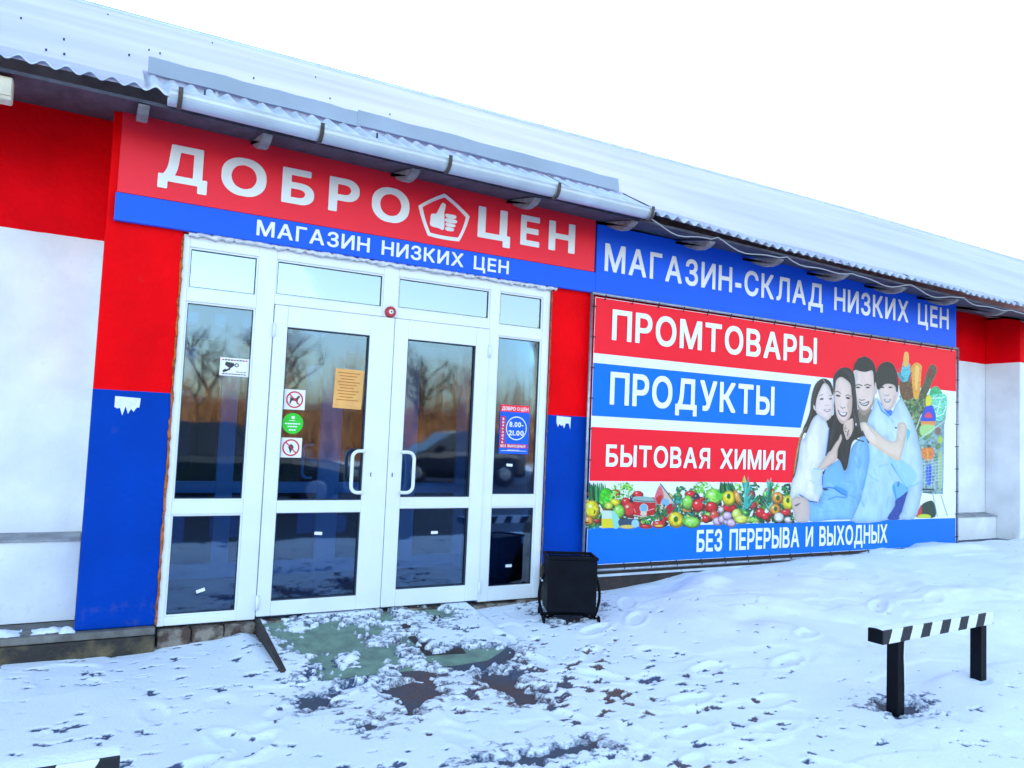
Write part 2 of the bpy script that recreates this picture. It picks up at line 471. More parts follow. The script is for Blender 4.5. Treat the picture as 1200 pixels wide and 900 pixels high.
def in_poly(px, py, poly):
    """signed distance, positive inside"""
    poly = np.asarray(poly, float); n = len(poly)
    ins = np.zeros(px.shape, bool); d = np.full(px.shape, 1e9)
    for i in range(n):
        a = poly[i]; b = poly[(i + 1) % n]; e = b - a
        t = np.clip(((px - a[0]) * e[0] + (py - a[1]) * e[1]) / max(e @ e, 1e-12), 0, 1)
        d = np.minimum(d, (px - a[0] - t * e[0]) ** 2 + (py - a[1] - t * e[1]) ** 2)
        c = ((a[1] > py) != (b[1] > py)) & (px < (b[0] - a[0]) * (py - a[1]) / (b[1] - a[1] + 1e-12) + a[0])
        ins ^= c
    d = np.sqrt(d)
    return np.where(ins, d, -d)


RX0, RX1, RY1 = 1.13, 2.72, -1.0


def tensor(lo, hi, step, ext0, ext1, g=1.22):
    a = list(np.arange(lo, hi, step)); s = step; x = a[-1]
    while x < ext1: s *= g; x += s; a.append(x)
    s = step; x = a[0]; b = []
    while x > ext0: s *= g; x -= s; b.append(x)
    return np.array(b[::-1] + a)


xl = tensor(-.7, 5.6, .0125, -90, 5.55)
st_ = []; q_ = xl[-1]; d_ = .0125
while q_ < 90:
    d_ = min(d_ * 1.02, .04) if q_ < 11.2 else d_ * 1.22
    q_ += d_; st_.append(q_)
xs = np.concatenate([xl, st_])
ys = tensor(-3.7, .02, .0125, -90, .03)
ys = ys[ys <= .5]
X, Yg = np.meshgrid(xs, ys)
gz = ground_z(X, Yg)
onramp = (X > RX0) & (X < RX1) & (Yg > RY1)
sup = np.where(onramp, np.maximum(gz, ramp_z(X, Yg)), gz)
t = .020 + .03 * (fbm(X * .9, Yg * .9, 3, 3) - .5) + .010 * (fbm(X * 3.4, Yg * 3.4, 3, 5) - .5)
# deeper, lumpier bank along the wall on the right
bank = sstep(3.4, 5.0, X) * (1 - sstep(1.4, 3.4, -Yg))
t += bank * (.15 + .85 * sstep(.3, 1.3, -Yg)) * (.015 + .17 * (fbm(X * .95, Yg * 1.3, 2, 11) - .45) + .05 * (fbm(X * 3.1, Yg * 3.6, 3, 13) - .5))
t += .05 * sstep(.55, .8, fbm(X * 1.1 + 5, Yg * 1.5, 2, 15)) * sstep(3.6, 5, X) * sstep(-3.6, -2.6, Yg)
# footprints: oval dents with a small rim, along the ways people walk
rngf = random.Random(12)
steps = []
for (fx0, fy0), (fx1, fy1), nst in (((1.9, -3.9), (1.7, -1.0), 9), ((2.6, -3.9), (2.3, -.9), 9), ((3.3, -3.9), (2.6, -.8), 9), ((.2, -2.3), (1.6, -.9), 6), ((.3, -3.2), (3.6, -2.4), 10), ((3.0, -1.2), (4.0, -.5), 4), ((3.1, -2.0), (7.0, -1.2), 8), ((.5, -1.2), (.9, -2.6), 4)):
    ang = math.atan2(fy1 - fy0, fx1 - fx0)
    for i in range(nst):
        u = (i + rngf.uniform(-.15, .15)) / max(1, nst - 1); sd_ = (.09 if i % 2 else -.09) + rngf.uniform(-.05, .05)
        steps.append((fx0 + (fx1 - fx0) * u - math.sin(ang) * sd_, fy0 + (fy1 - fy0) * u + math.cos(ang) * sd_, ang + rngf.uniform(-.3, .3), rngf.uniform(.008, .022)))
for sx_, sy_, an_, dp_ in steps:
    ii = np.where((xs > sx_ - .3) & (xs < sx_ + .3))[0]; jj = np.where((ys > sy_ - .3) & (ys < sy_ + .3))[0]
    if not len(ii) or not len(jj): continue
    sub = np.ix_(jj, ii); dx_ = X[sub] - sx_; dy_ = Yg[sub] - sy_
    u_ = (dx_ * math.cos(an_) + dy_ * math.sin(an_)) / .15; v_ = (-dx_ * math.sin(an_) + dy_ * math.cos(an_)) / .06
    r_ = np.sqrt(u_ * u_ + v_ * v_) + .25 * (fbm(X[sub] * 9, Yg[sub] * 9, 2, 71) - .5)
    t[sub] += -dp_ * (1 - sstep(.7, 1.1, r_)) + dp_ * .45 * np.exp(-((r_ - 1.3) / .22) ** 2)
# little crumbs and footprints
spk = fbm(X * 12, Yg * 20, 3, 21, .5)
cl = fbm(X * .8 + 3, Yg * 1.1, 2, 31)
dens = .675 + .10 * sstep(3.0, 4.0, X) * (1 - sstep(2.2, 3, -Yg)) + .07 * (1 - sstep(.35, .6, cl))
dens -= .15 * np.exp(-(((X - 2.55) / .6) ** 2 + ((Yg + 1.55) / .6) ** 2)) + .10 * np.exp(-(((X - 2.7) / 1.0) ** 2 + ((Yg + 2.5) / .35) ** 2)) + .05 * np.exp(-(((X - .8) / .5) ** 2 + ((Yg + .7) / .5) ** 2))
t = np.where(Yg < -4.2, t - .10 * sstep(.0, 1.2, -4.2 - Yg + 1.2 * (fbm(X * .5, Yg * .5, 3, 61) - .5)) * sstep(-26, -23, Yg) * sstep(-14, -10, X), t)
spots = sstep(dens, dens + .05, spk)
t -= .012 * spots * (1 - .6 * bank)
ft = fbm(X * 2.6, Yg * 3.4, 2, 77)
t -= .010 * sstep(.6, .7, ft)
cover = 1 - .92 * spots * (1 - .5 * bank)
t = np.where(Yg > -4.2, np.maximum(t, .004), t)
# swept and trodden places seen in the photograph
BARE = [([(303, 738), (330, 722), (345, 745), (368, 740), (395, 735), (430, 748), (415, 762), (385, 762), (404, 776), (380, 783), (368, 770), (334, 757)], .09, .0),
        ([(378, 733), (400, 732), (430, 738), (445, 722), (460, 716), (462, 726), (440, 742), (410, 745), (395, 744)], .10, .0),
        ([(413, 760), (465, 757), (465, 772), (425, 778), (414, 768)], .06, .0),
        ([(362, 793), (405, 787), (415, 782), (450, 782), (442, 794), (405, 796)], .03, .0),
        ([(500, 782), (516, 774), (545, 768), (604, 766), (606, 777), (575, 788), (540, 790)], .0, .0),
        ([(560, 800), (590, 786), (605, 800), (625, 815), (642, 826), (610, 832), (590, 815), (570, 808)], .0, .0),
        ([(450, 812), (475, 802), (510, 796), (520, 816), (495, 826), (478, 838), (460, 822)], .0, .0),
        ([(450, 795), (480, 786), (520, 790), (500, 800), (470, 800)], .0, .0),
        ([(420, 852), (445, 846), (452, 852), (430, 860)], .0, .0),
        ([(352, 822), (385, 818), (382, 828), (360, 836)], .0, .0),
        ([(560, 895), (610, 888), (690, 872), (712, 876), (640, 892), (590, 900)], .0, .0),
        ([(1030, 826), (1080, 826), (1084, 838), (1050, 842), (1032, 836)], .0, .0),
        ([(458, 725), (464, 727), (506, 762), (499, 764)], .09, .0),
        ([(499, 764), (545, 756), (546, 760), (506, 767)], .07, .0),
        ([(478, 716), (510, 711), (532, 722), (520, 728), (495, 722)], .12, .0),
        ([(634, 716), (692, 716), (700, 726), (665, 736), (640, 730)], .08, .0)]
wob1 = (fbm(X * 9, Yg * 12, 4, 41, .6) - .5)
wob2 = (fbm(X * 26, Yg * 34, 2, 45, .6) - .5)
for poly, z, _ in BARE:
    pts = [(G(a, b, z).x, G(a, b, z).y) for a, b in poly]
    p = np.array(pts); x0, y0 = p.min(0) - .3; x1, y1 = p.max(0) + .3
    ii = (xs > x0) & (xs < x1); jj = (ys > y0) & (ys < y1)
    if not ii.any() or not jj.any(): continue
    sub = np.ix_(jj, ii)
    sd = in_poly(X[sub], Yg[sub], pts) + wob1[sub] * (.24 if z > .02 else .13) + wob2[sub] * (.20 if z > .02 else .11)
    t[sub] -= .060 * sstep(-.03, .04, sd)
    cover[sub] = np.minimum(cover[sub], 1 - .75 * sstep(-.16, .03, sd + wob2[sub] * .2))
# thinner in a strip in front of the ramp, thicker beside the step
t += .03 * np.exp(-((X - 1.02) / .09) ** 2) * sstep(-.9, -.3, Yg)
hz = sup + np.clip(t, -.008, .2)
edge = np.clip((X - RX0) / .03, 0, 1)
snow = np.stack([X, Yg, hz], -1)
keep = np.ones((len(ys) - 1, len(xs) - 1), bool)
so = grid_mesh('snow_cover', snow, snow_material(), keep=keep, colors=np.repeat(np.clip(cover, 0, 1)[..., None], 3, -1))
tag(so, kind='structure')


def ground_material():
    m = bpy.data.materials.new('asphalt_and_earth'); m.use_nodes = True
    nt = m.node_tree; L = nt.links.new; b = nt.nodes['Principled BSDF']; b.inputs['Roughness'].default_value = .8
    ge = nt.nodes.new('ShaderNodeNewGeometry')
    n = nt.nodes.new('ShaderNodeTexNoise'); n.inputs['Scale'].default_value = 1.1; n.inputs['Detail'].default_value = 5; L(ge.outputs['Position'], n.inputs['Vector'])
    r = nt.nodes.new('ShaderNodeValToRGB'); r.color_ramp.elements[0].position = .42; r.color_ramp.elements[1].position = .56
    r.color_ramp.elements[0].position = .55; r.color_ramp.elements[1].position = .72
    r.color_ramp.elements[0].color = (.16, .085, .07, 1); r.color_ramp.elements[1].color = (.09, .11, .16, 1)
    vd = nt.nodes.new('ShaderNodeVectorMath'); vd.operation = 'DISTANCE'; vd.inputs[1].default_value = (2.5, -1.75, 0); L(ge.outputs['Position'], vd.inputs[0])
    vm = nt.nodes.new('ShaderNodeMath'); vm.operation = 'MULTIPLY_ADD'; vm.inputs[1].default_value = .16; L(vd.outputs['Value'], vm.inputs[0]); L(n.outputs['Fac'], vm.inputs[2])
    L(vm.outputs[0], r.inputs[0])
    n2 = nt.nodes.new('ShaderNodeTexNoise'); n2.inputs['Scale'].default_value = 60; n2.inputs['Detail'].default_value = 6; L(ge.outputs['Position'], n2.inputs['Vector'])
    mx = nt.nodes.new('ShaderNodeMix'); mx.data_type = 'RGBA'; mx.blend_type = 'MULTIPLY'; mx.inputs[0].default_value = .6
    L(r.outputs[0], mx.inputs[6]); L(n2.outputs['Color'], mx.inputs[7]); L(mx.outputs[2], b.inputs['Base Color'])
    bp = nt.nodes.new('ShaderNodeBump'); bp.inputs['Strength'].default_value = .7; bp.inputs['Distance'].default_value = .02
    L(n2.outputs['Fac'], bp.inputs['Height']); L(bp.outputs[0], b.inputs['Normal'])
    return m


gx = np.concatenate([[-400, -100, -20, -5], np.arange(-2, 12, .15), [14, 20, 50, 120, 400]])
gy = np.concatenate([[-400, -100, -30, -10], np.arange(-5, .3, .1), [.5, 3, 12, 40, 120, 400]])
GX, GY = np.meshgrid(gx, gy)
tag(grid_mesh('ground', np.stack([GX, GY, ground_z(GX, np.minimum(GY, 0)) * (np.abs(GY) < 4)], -1), ground_material()), kind='structure')

# ------------------------------------------------------------------ the shop building
bld = empty('shop_building', (0, 0, 0))
tag(bld, 'long low shop building with red, white and blue walls and a snowy corrugated roof', 'building')


def part(name, m, *boxes, parent=bld, b=.004):
    mb = MB()
    for q in boxes: mb.box(*q, b=b)
    return mb.build(name, m, parent)


# pilasters and wall
part('pilaster', m_pil, (.03, .489, 0, .30, .165, 3.485), b=.012)
part('lintel', m_pil, (.492, 3.382, .006, .30, 2.745, 3.44))
part('wall', m_pil, (3.385, 9.09, 0, .30, .42, 3.32), b=.01)
part('bay_wall', m_bay, (-4.5, .45, .45, .75, .0, 3.58))
part('bay_wall', m_bay, (8.9, 10.9, .45, .75, .0, 3.40))
part('pilaster', m_bay, (10.56, 12.2, .002, .45, .1, 3.30), b=.012)
part('bay_wall', m_bay, (12.1, 24, .40, .75, .0, 3.33))
part('bay_return', m_bay, (.034, .46, .304, .447, .1, 3.54))
part('bay_return', m_bay, (8.8, 9.084, .304, .447, .1, 3.33))
m_ledge = mat('ledge_grey', (0.3, 0.31, 0.33), .85, var=.3, vscale=9, bump=.5, bscale=40)
for x0, x1 in ((-4.5, .028), (9.094, 10.555)):
    mb = MB(); mb.prism_yz([(.30, .17), (.44, .17), (.448, .70), (.30, .675)], x0, x1)
    mb.build('ledge', m_bay, bld)
    mb = MB(); mb.prism_yz([(.285, .678), (.447, .704), (.447, .72), (.285, .693)], x0 + .002, x1 - .002)
    mb.build('ledge_cap', m_ledge, bld)
# plinths
mb = MB(); mb.box(-4.5, .485, -.055, .5, -.1, .115, b=.012); mb.build('plinth', m_darkplinth, bld)
mb = MB(); mb.box(-4.5, .483, -.045, .5, .117, .163, b=.01); mb.build('plinth_cap', m_conc, bld)
mb = MB(); mb.box(.05, .35, -.03, .0, .1634, .21, b=.004)
mb = MB(); mb.box(3.385, 9.2, -.03, .3, -.1, .417, b=.006); mb.build('plinth', m_brownplinth, bld)
for x0, x1, y, z in ((3.80, 9.1, -.05, .30),):
    mb = MB(); n = 5
    for k in range(n):
        a = x0 + (x1 - x0) * k / n; mb.box(a + .004, a + (x1 - x0) / n - .004, y, y + .018, z, z + .022, b=.003)
    mb.build('plinth_strip', m_zinc, bld)
mb = MB(); mb.box(9.09, 24, .3, .46, -.1, .165, b=.01); mb.build('plinth', m_conc, bld)
for x0, x1, y0, y1, sd_ in ((-.62, -.25, -.02, .16, 3), (-.2, -.02, .0, .12, 5), (-.06, .035, -.03, .10, 8)):
    XX, YY = np.meshgrid(np.linspace(x0, x1, 26), np.linspace(y0, y1, 16))
    u = (XX - x0) / (x1 - x0) * 2 - 1; v = (YY - y0) / (y1 - y0) * 2 - 1
    hh = .028 * (1 - u * u) * (1 - v * v) + .03 * (fbm(XX * 14, YY * 14, 3, sd_) - .55)
    grid_mesh('snow_patch', np.stack([XX, YY, .165 + np.clip(hh, -.012, .03)], -1), m_snow, bld)
# shell behind
part('side_wall', m_bay, (-4.5, -4.2, .76, 10, 0, 4.0))
part('rear_wall', m_bay, (-4.5, 24, 10, 10.3, 0, 3.6))
part('side_wall', m_bay, (23.7, 24, .76, 10, 0, 4.0))
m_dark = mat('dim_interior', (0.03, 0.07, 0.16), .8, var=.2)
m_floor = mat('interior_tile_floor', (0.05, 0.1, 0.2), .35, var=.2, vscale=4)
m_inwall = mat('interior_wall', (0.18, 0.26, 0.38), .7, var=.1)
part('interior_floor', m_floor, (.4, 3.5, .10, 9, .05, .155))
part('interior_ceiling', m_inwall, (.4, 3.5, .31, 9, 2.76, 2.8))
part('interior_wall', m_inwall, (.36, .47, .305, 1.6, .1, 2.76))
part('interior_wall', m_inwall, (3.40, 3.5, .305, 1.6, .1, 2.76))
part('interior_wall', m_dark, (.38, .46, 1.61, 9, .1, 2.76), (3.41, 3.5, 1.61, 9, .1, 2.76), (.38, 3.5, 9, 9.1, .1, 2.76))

# inner partition of the porch, with its own glazed doors
mb = MB()
IY = 1.55
for a, b_ in ((.475, .58), (1.02, 1.16), (1.9, 2.1), (2.7, 2.86), (3.29, 3.395)): mb.box(a, b_, IY, IY + .06, .156, 2.7, b=.006)
for z0, z1 in ((.156, .28), (.88, .98), (2.2, 2.32), (2.64, 2.75)):
    for a, b_ in ((.58, 1.02), (1.16, 1.9), (2.1, 2.7), (2.86, 3.29)): mb.box(a, b_, IY + .004, IY + .056, z0, z1, b=.004)
ip = mb.build('inner_partition', m_pvc, bld)
for a, b_ in ((.58, 1.02), (1.16, 1.9), (2.1, 2.7), (2.86, 3.29)):
    for z0, z1 in ((.28, .88), (.98, 2.2), (2.32, 2.64)):
        MB().box(a, b_, IY + .026, IY + .034, z0, z1).build('inner_pane', m_inpane, ip)


def handle(x, z0, z1, y, side, parent, m):
    """bent tube pull handle, bowed to one side"""
    pts = []; r = .05
    dx = side * .085
    for a in range(0, 91, 15): pts.append((x + dx - side * r * (1 - math.sin(R(a))) if False else x + dx - side * r + side * r * math.sin(R(a)), y - .035, z1 - r + r * math.cos(R(a))))
    q = [(x, y + .0, z1), (x, y - .03, z1), (x + side * .012, y - .035, z1)] + pts
    lo = [(px, py, z0 + z1 - pz) for px, py, pz in q]
    mb = MB(); mb.tube(q + lo[::-1], .0135, 10)
    return mb.build('handle', m, parent, smooth=True)


handle(1.83, 1.02, 1.32, IY, -1, ip, m_pvc)

# outer frame of the entrance
FY0, FY1 = .012, .09
FR = [(.492, .535), (.985, 1.108), (2.812, 2.898), (3.314, 3.382)]
mb = MB()
for a, b_ in FR: mb.box(a, b_, FY0, FY1, .152, 2.738, b=.005)
mb.box(1.904, 2.02, FY0, FY1, 2.335, 2.738, b=.005)
for a, b_ in ((.535, .985), (1.108, 1.904), (2.02, 2.812), (2.898, 3.314)):
    mb.box(a, b_, FY0 + .002, FY1 - .002, 2.655, 2.736, b=.004)
for a, b_ in ((.535, .985), (2.898, 3.314)):
    mb.box(a, b_, FY0 + .002, FY1 - .002, 2.29, 2.375, b=.004)
    mb.box(a, b_, FY0 + .002, FY1 - .002, .872 if a < 1 else .902, .962 if a < 1 else .99, b=.004)
    mb.box(a, b_, FY0 + .002, FY1 - .002, .153, .21 if a < 1 else .255, b=.004)
mb.box(1.108, 1.904, FY0 + .002, FY1 - .002, 2.335, 2.40, b=.004)
mb.box(2.02, 2.812, FY0 + .002, FY1 - .002, 2.335, 2.41, b=.004)
mb.build('door_frame', m_pvc, bld)


def window(name, x0, x1, z0, z1, parent, y=.03):
    """glazing bead frame with its pane"""
    e = .012
    mb = MB()
    for q in ((x0, x0 + e, z0, z1), (x1 - e, x1, z0, z1), (x0 + e, x1 - e, z0, z0 + e), (x0 + e, x1 - e, z1 - e, z1)):
        mb.box(q[0], q[1], y - .006, y + .03, q[2], q[3], b=.002)
    o = mb.build(name, m_seal if name == 'seal' else m_pvc, parent)
    mb = MB(); s = .005
    for q in ((x0 + e, x0 + e + s, z0 + e, z1 - e), (x1 - e - s, x1 - e, z0 + e, z1 - e), (x0 + e + s, x1 - e - s, z0 + e, z0 + e + s), (x0 + e + s, x1 - e - s, z1 - e - s, z1 - e)):
        mb.box(q[0], q[1], y, y + .03, q[2], q[3])
    mb.build('seal', m_seal, o)
    MB().box(x0 + e, x1 - e, y + .008, y + .016, z0 + e, z1 - e).build('pane', m_toppane if z0 > 2.3 else m_pane, o)
    return o


for q in ((.535, .985, 2.375, 2.655), (1.108, 1.904, 2.40, 2.655), (2.02, 2.812, 2.41, 2.655), (2.898, 3.314, 2.375, 2.655),
          (.535, .985, .962, 2.29), (.535, .985, .21, .872), (2.898, 3.314, .99, 2.29), (2.898, 3.314, .255, .902)):
    window('window', *q, bld)


def door(x0, x1, px0, px1, zs, hx, side):
    y0, y1 = -.008, .075
    mb = MB()
    z0, z1 = .172, 2.33
    mb.box(x0, px0, y0, y1, z0, z1, b=.006); mb.box(px1, x1, y0, y1, z0, z1, b=.006)
    (b0, b1), (t0, t1) = zs
    for a, b_ in ((z0, b0), (b1, t0), (t1, z1)): mb.box(px0, px1, y0 + .002, y1 - .002, a, b_, b=.004)
    d = mb.build('door', m_pvc, bld)
    for z0_, z1_ in zs:
        e = .006; mb = MB()
        for q in ((px0, px0 + e, z0_, z1_), (px1 - e, px1, z0_, z1_), (px0 + e, px1 - e, z0_, z0_ + e), (px0 + e, px1 - e, z1_ - e, z1_)):
            mb.box(q[0], q[1], y0 + .012, y1 - .02, q[2], q[3])
        mb.build('seal', m_seal, d)
        MB().box(px0 + e, px1 - e, .026, .034, z0_ + e, z1_ - e).build('pane', m_pane, d)
    handle(hx, 1.02, 1.322, y0, side, d, m_pvc)
    MB().box(hx - side * .075, hx - side * .068, y0 - .003, y0, 1.135, 1.165).build('keyhole', m_seal, d)
    hxx = x0 if side < 0 else x1
    for z in (.22, 2.1):
        MB().tube([(hxx, y0 - .008, z), (hxx, y0 - .008, z + .1)], .011, 8).build('hinge', m_pvc, d, smooth=True)
    return d


door(1.112, 1.998, 1.205, 1.81, ((.272, .875), (.962, 2.18)), 1.80, -1)
door(2.002, 2.808, 2.113, 2.692, ((.295, .897), (.983, 2.183)), 2.11, 1)
# crumbling threshold below the doors
mb = MB()
for k in range(14):
    a = .50 + k * .206
    mb.box(a, a + .2, -.02 + random.uniform(-.02, .01), .2, .0, .14 + random.uniform(-.012, .008), b=.012)
mb.build('threshold', mat('crumbling_mortar', (0.28, 0.24, 0.2), .9, col2=(0.08, 0.05, 0.04), thresh=(.4, .6), vscale=12, bump=.8, bscale=50), bld)


def lumpy(p0, p1, r, n, seed, ax):
    """ragged bead of expanding foam between two points; ax: which side axis it swells along"""
    rng = random.Random(seed); mb = MB(); p0 = Vector(p0); p1 = Vector(p1); pts = []; rs = []
    for i in range(n + 1):
        q = p0.lerp(p1, i / n) + Vector(ax) * rng.uniform(-.5, .5) * r
        pts.append(q); rs.append(r * rng.uniform(.6, 1.35))
    mb.tube(pts, rs, 7)
    return mb


lumpy((.488, .0, .17), (.488, -.002, 2.72), .008, 70, 3, (1, 0, 0)).build('foam_seam', m_foam, bld, smooth=True)
lumpy((3.386, .0, .17), (3.386, -.002, 2.72), .0055, 90, 5, (1, 0, 0)).build('foam_seam', m_brick, bld, smooth=True)
lumpy((.52, -.012, 2.738), (3.42, -.012, 2.738), .019, 120, 4, (0, 0, 1)).build('foam_seam', m_wfoam, bld, smooth=True)

# roof: corrugated sheets
OV = -.56
RY = 4.7


def roof_pt(x, s):
    """point of the roof plane, s 0 at the eave and 1 at the ridge"""
    e = np.interp(x, [p[0] for p in EAVE], [p[1] for p in EAVE]); r = np.interp(x, [p[0] for p in RIDGE], [p[1] for p in RIDGE])
    return OV + (RY - OV) * s, e + (r - e) * s


PW = .115
sheet_w = PW * 9
x = -4.02; k = 0
while x < 23:
    xx = np.linspace(x, x + sheet_w + PW * .3, 100)
    ss = np.array([0, .02, .06, .12, .25, .5, .75, 1.0])
    XX, SS = np.meshgrid(xx, ss)
    yy, zz = roof_pt(XX, SS)
    zz = zz + .017 * np.cos(2 * math.pi * (XX - x) / PW) + .004 * (k % 2)
    yy = yy - .012 * ((k * 7) % 3 - 1) * (SS < .01)
    V = np.stack([XX, yy, zz], -1)
    lo = V.copy(); lo[..., 2] -= .007
    allv = np.concatenate([V, lo[::-1]], 0)
    grid_mesh('roof_sheet', np.concatenate([allv, allv[:1]], 0), m_slate, bld)
    x += sheet_w; k += 1
# rear slope, plain
mb = MB(); mb.add([(-4, 4.71, 6.33), (23.4, 4.71, 6.13), (23.4, 10.6, 3.3), (-4, 10.6, 3.4), (-4, 4.71, 6.30), (23.4, 4.71, 6.10), (23.4, 10.6, 3.26), (-4, 10.6, 3.36)], [(0, 1, 2, 3), (7, 6, 5, 4), (0, 4, 5, 1), (2, 6, 7, 3), (1, 5, 6, 2), (0, 3, 7, 4)])
mb.build('rear_roof', m_slate, bld)
mb = MB(); mb.tube([(-4.1, RY + .02, 6.36), (6, RY + .02, 6.35), (13, RY + .02, 6.34), (23.5, RY + .02, 6.15)], .045, 10)
mb.build('ridge_cap', m_zinc, bld, smooth=True)


# snow lying on the roof: bare strip in front of the snow guard
def roof_snow(x0, x1, s0):
    nx = max(8, int((x1 - x0) / .03)); xx = np.linspace(x0, x1, nx)
    ss = np.concatenate([s0 + np.array([0, .0006, .002, .006]), np.linspace(s0 + .012, 1.005, 40)])
    XX, SS = np.meshgrid(xx, ss)
    ed = (fbm(XX * 5, XX * 0, 3, 9) - .5) * .010
    y, z = roof_pt(XX, SS + np.where(SS < s0 + .02, ed, 0))
    h = .030 + .012 * (fbm(XX * 1.5, SS * 7, 4, 5) - .5) + .006 * (fbm(XX * .3, SS * 40, 2, 8) - .5)
    h[0] = -.02; h[1] = .012
    V = np.stack([XX, y, z + h], -1)
    lo = np.stack([XX, y, z - .018], -1)[::-1]
    return grid_mesh('roof_snow', np.concatenate([V, lo], 0), m_roofsnow, bld)


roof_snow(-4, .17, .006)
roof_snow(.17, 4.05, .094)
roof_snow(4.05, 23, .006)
mb = MB(); rs_ = random.Random(4)
for k in range(18):
    xq = rs_.uniform(-1.2, 2.4); s_ = rs_.choice((.05, .2, .33, .5, .66, .82)) + rs_.uniform(-.01, .01)
    yq, zq = roof_pt(xq, s_); mb.tube([(xq, yq, zq + .01), (xq, yq, zq + .044)], .007, 6)
tag(mb.build('roofing_screws', m_wooddark, bld), kind='stuff')
# snow guard boards standing on the roof
for x0, x1, dz0, dz1 in ((.2, 1.62, .0, .0), (1.6, 3.98, .012, .0)):
    y0 = -.10
    mb = MB(); n = 12; vs_ = []; fs_ = []
    for i in range(n + 1):
        xq = x0 + (x1 - x0) * i / n
        s = (y0 - OV) / (RY - OV); zz = roof_pt(xq, s)[1] + dz0
        b_ = .006 * math.sin(i * 1.3)
        vs_ += [(xq, y0 + b_, zz + .028), (xq, y0 + b_ + .02, zz + .145 + .004 * math.sin(i * 2.1)), (xq, y0 + b_ + .024, zz + .145 + .004 * math.sin(i * 2.1)), (xq, y0 + b_ + .004, zz + .028)]
    for i in range(n):
        a = i * 4
        for q in range(4): fs_.append((a + q, a + (q + 1) % 4, a + 4 + (q + 1) % 4, a + 4 + q))
    fs_ += [(0, 1, 2, 3), (n * 4 + 3, n * 4 + 2, n * 4 + 1, n * 4)]
    mb.add(vs_, fs_); g_ = mb.build('snow_guard', m_snowguard, bld)
    for i in range(5):
        xq = x0 + (x1 - x0) * (i + .5) / 5; zz = roof_pt(xq, (y0 - OV) / (RY - OV))[1]
        MB().box(xq - .01, xq + .01, y0 + .03, y0 + .036, zz, zz + .12).build('stay', m_zinc, g_)

# eaves: boarded soffit, rafter tails
mb = MB()
for x0, x1 in ((-4, .2), (.2, 4), (4, 9.2), (9.2, 23)):
    pts = []
    for xq in (x0, x1):
        for yq, d in ((OV + .05, -.06), (.8, .19)):
            z_ = interp(xq, EAVE) + d
            pts += [(xq, yq, z_), (xq, yq, z_ - .02)]
    mb.add(pts, [(0, 2, 6, 4), (1, 5, 7, 3), (0, 4, 5, 1), (2, 3, 7, 6), (0, 1, 3, 2), (4, 6, 7, 5)])
mb.build('soffit', m_wooddark, bld)
RAFT = [-1.2, -.15 + .33, .90, 1.92, 2.92, 3.86, 4.72, 5.58, 6.5, 7.42, 8.35, 9.3, 10.3, 11.3]
for i, xq in enumerate(RAFT):
    e = interp(xq, EAVE); sl_ = .55
    prof = []
    top = [(OV + .06, e - .084), (.3, e + .07)]
    bot = [(.3, e + .05), (-.08, e + .0), (-.18, e - .075), (-.28, e - .118), (-.37, e - .132), (-.44, e - .122), (-.49, e - .098)]
    mb = MB(); mb.prism_yz(top + bot, xq - .03, xq + .03)
    mb.build('rafter_tail', m_woodgrey, bld)

# gutter above the sign
gt = MB(); GX0, GX1 = .30, 3.90
GYc = OV - .045


def gut_z(xq): return interp(xq, EAVE) - .028


sect = [(-.062, .02), (-.066, .012)] + [(-.062 * math.cos(R(a)), -.066 * math.sin(R(a))) for a in range(0, 181, 15)] + [(.062, .012)]
sect2 = [(p[0] * .93, p[1] * .93 + .004) for p in sect][::-1]
ring = sect + sect2
stations = np.linspace(GX0, GX1, 5)
for k in range(4):
    mb = MB(); nn = len(ring)
    xa, xb = stations[k], stations[k + 1] + .03
    for j, xq in enumerate((xa, xb)):
        zq = gut_z(xq) - .012 * math.sin(k + j) * .5 + (.003 if j else 0)
        sc_ = 1.0 if j == 0 else .96
        mb.v += [(xq, GYc + p[0] * sc_, zq + p[1] * sc_) for p in ring]
    for q in range(nn): mb.f.append((q, (q + 1) % nn, nn + (q + 1) % nn, nn + q)); mb.mi.append(0)
    mb.f += [tuple(range(nn)), tuple(range(2 * nn - 1, nn - 1, -1))]; mb.mi += [0, 0]
    g = mb.build('gutter', m_zinc, bld)
    for xq in ([xa + .06, xb - .03] if k == 0 else [xb - .03]):
        zq = gut_z(xq)
        arc = [(xq, GYc - .072, zq + .03)] + [(xq, GYc - .072 * math.cos(R(a)), zq - .074 * math.sin(R(a))) for a in range(0, 181, 20)] + [(xq, GYc + .072, zq + .03)]
        mb = MB()
        vs_ = []; fs_ = []
        for p in arc:
            c_ = Vector((xq, GYc, zq)); d = (Vector(p) - c_).normalized() * .004
            vs_ += [(p[0] - .013, p[1] + d.y, p[2] + d.z), (p[0] + .013, p[1] + d.y, p[2] + d.z), (p[0] + .013, p[1], p[2]), (p[0] - .013, p[1], p[2])]
        for i in range(len(arc) - 1):
            for q in range(4): fs_.append((i * 4 + q, i * 4 + (q + 1) % 4, i * 4 + 4 + (q + 1) % 4, i * 4 + 4 + q))
        mb.add(vs_, fs_); mb.build('gutter_bracket', mat('rusty_strap', (0.07, 0.05, 0.045), .7, var=.4, vscale=30), g)

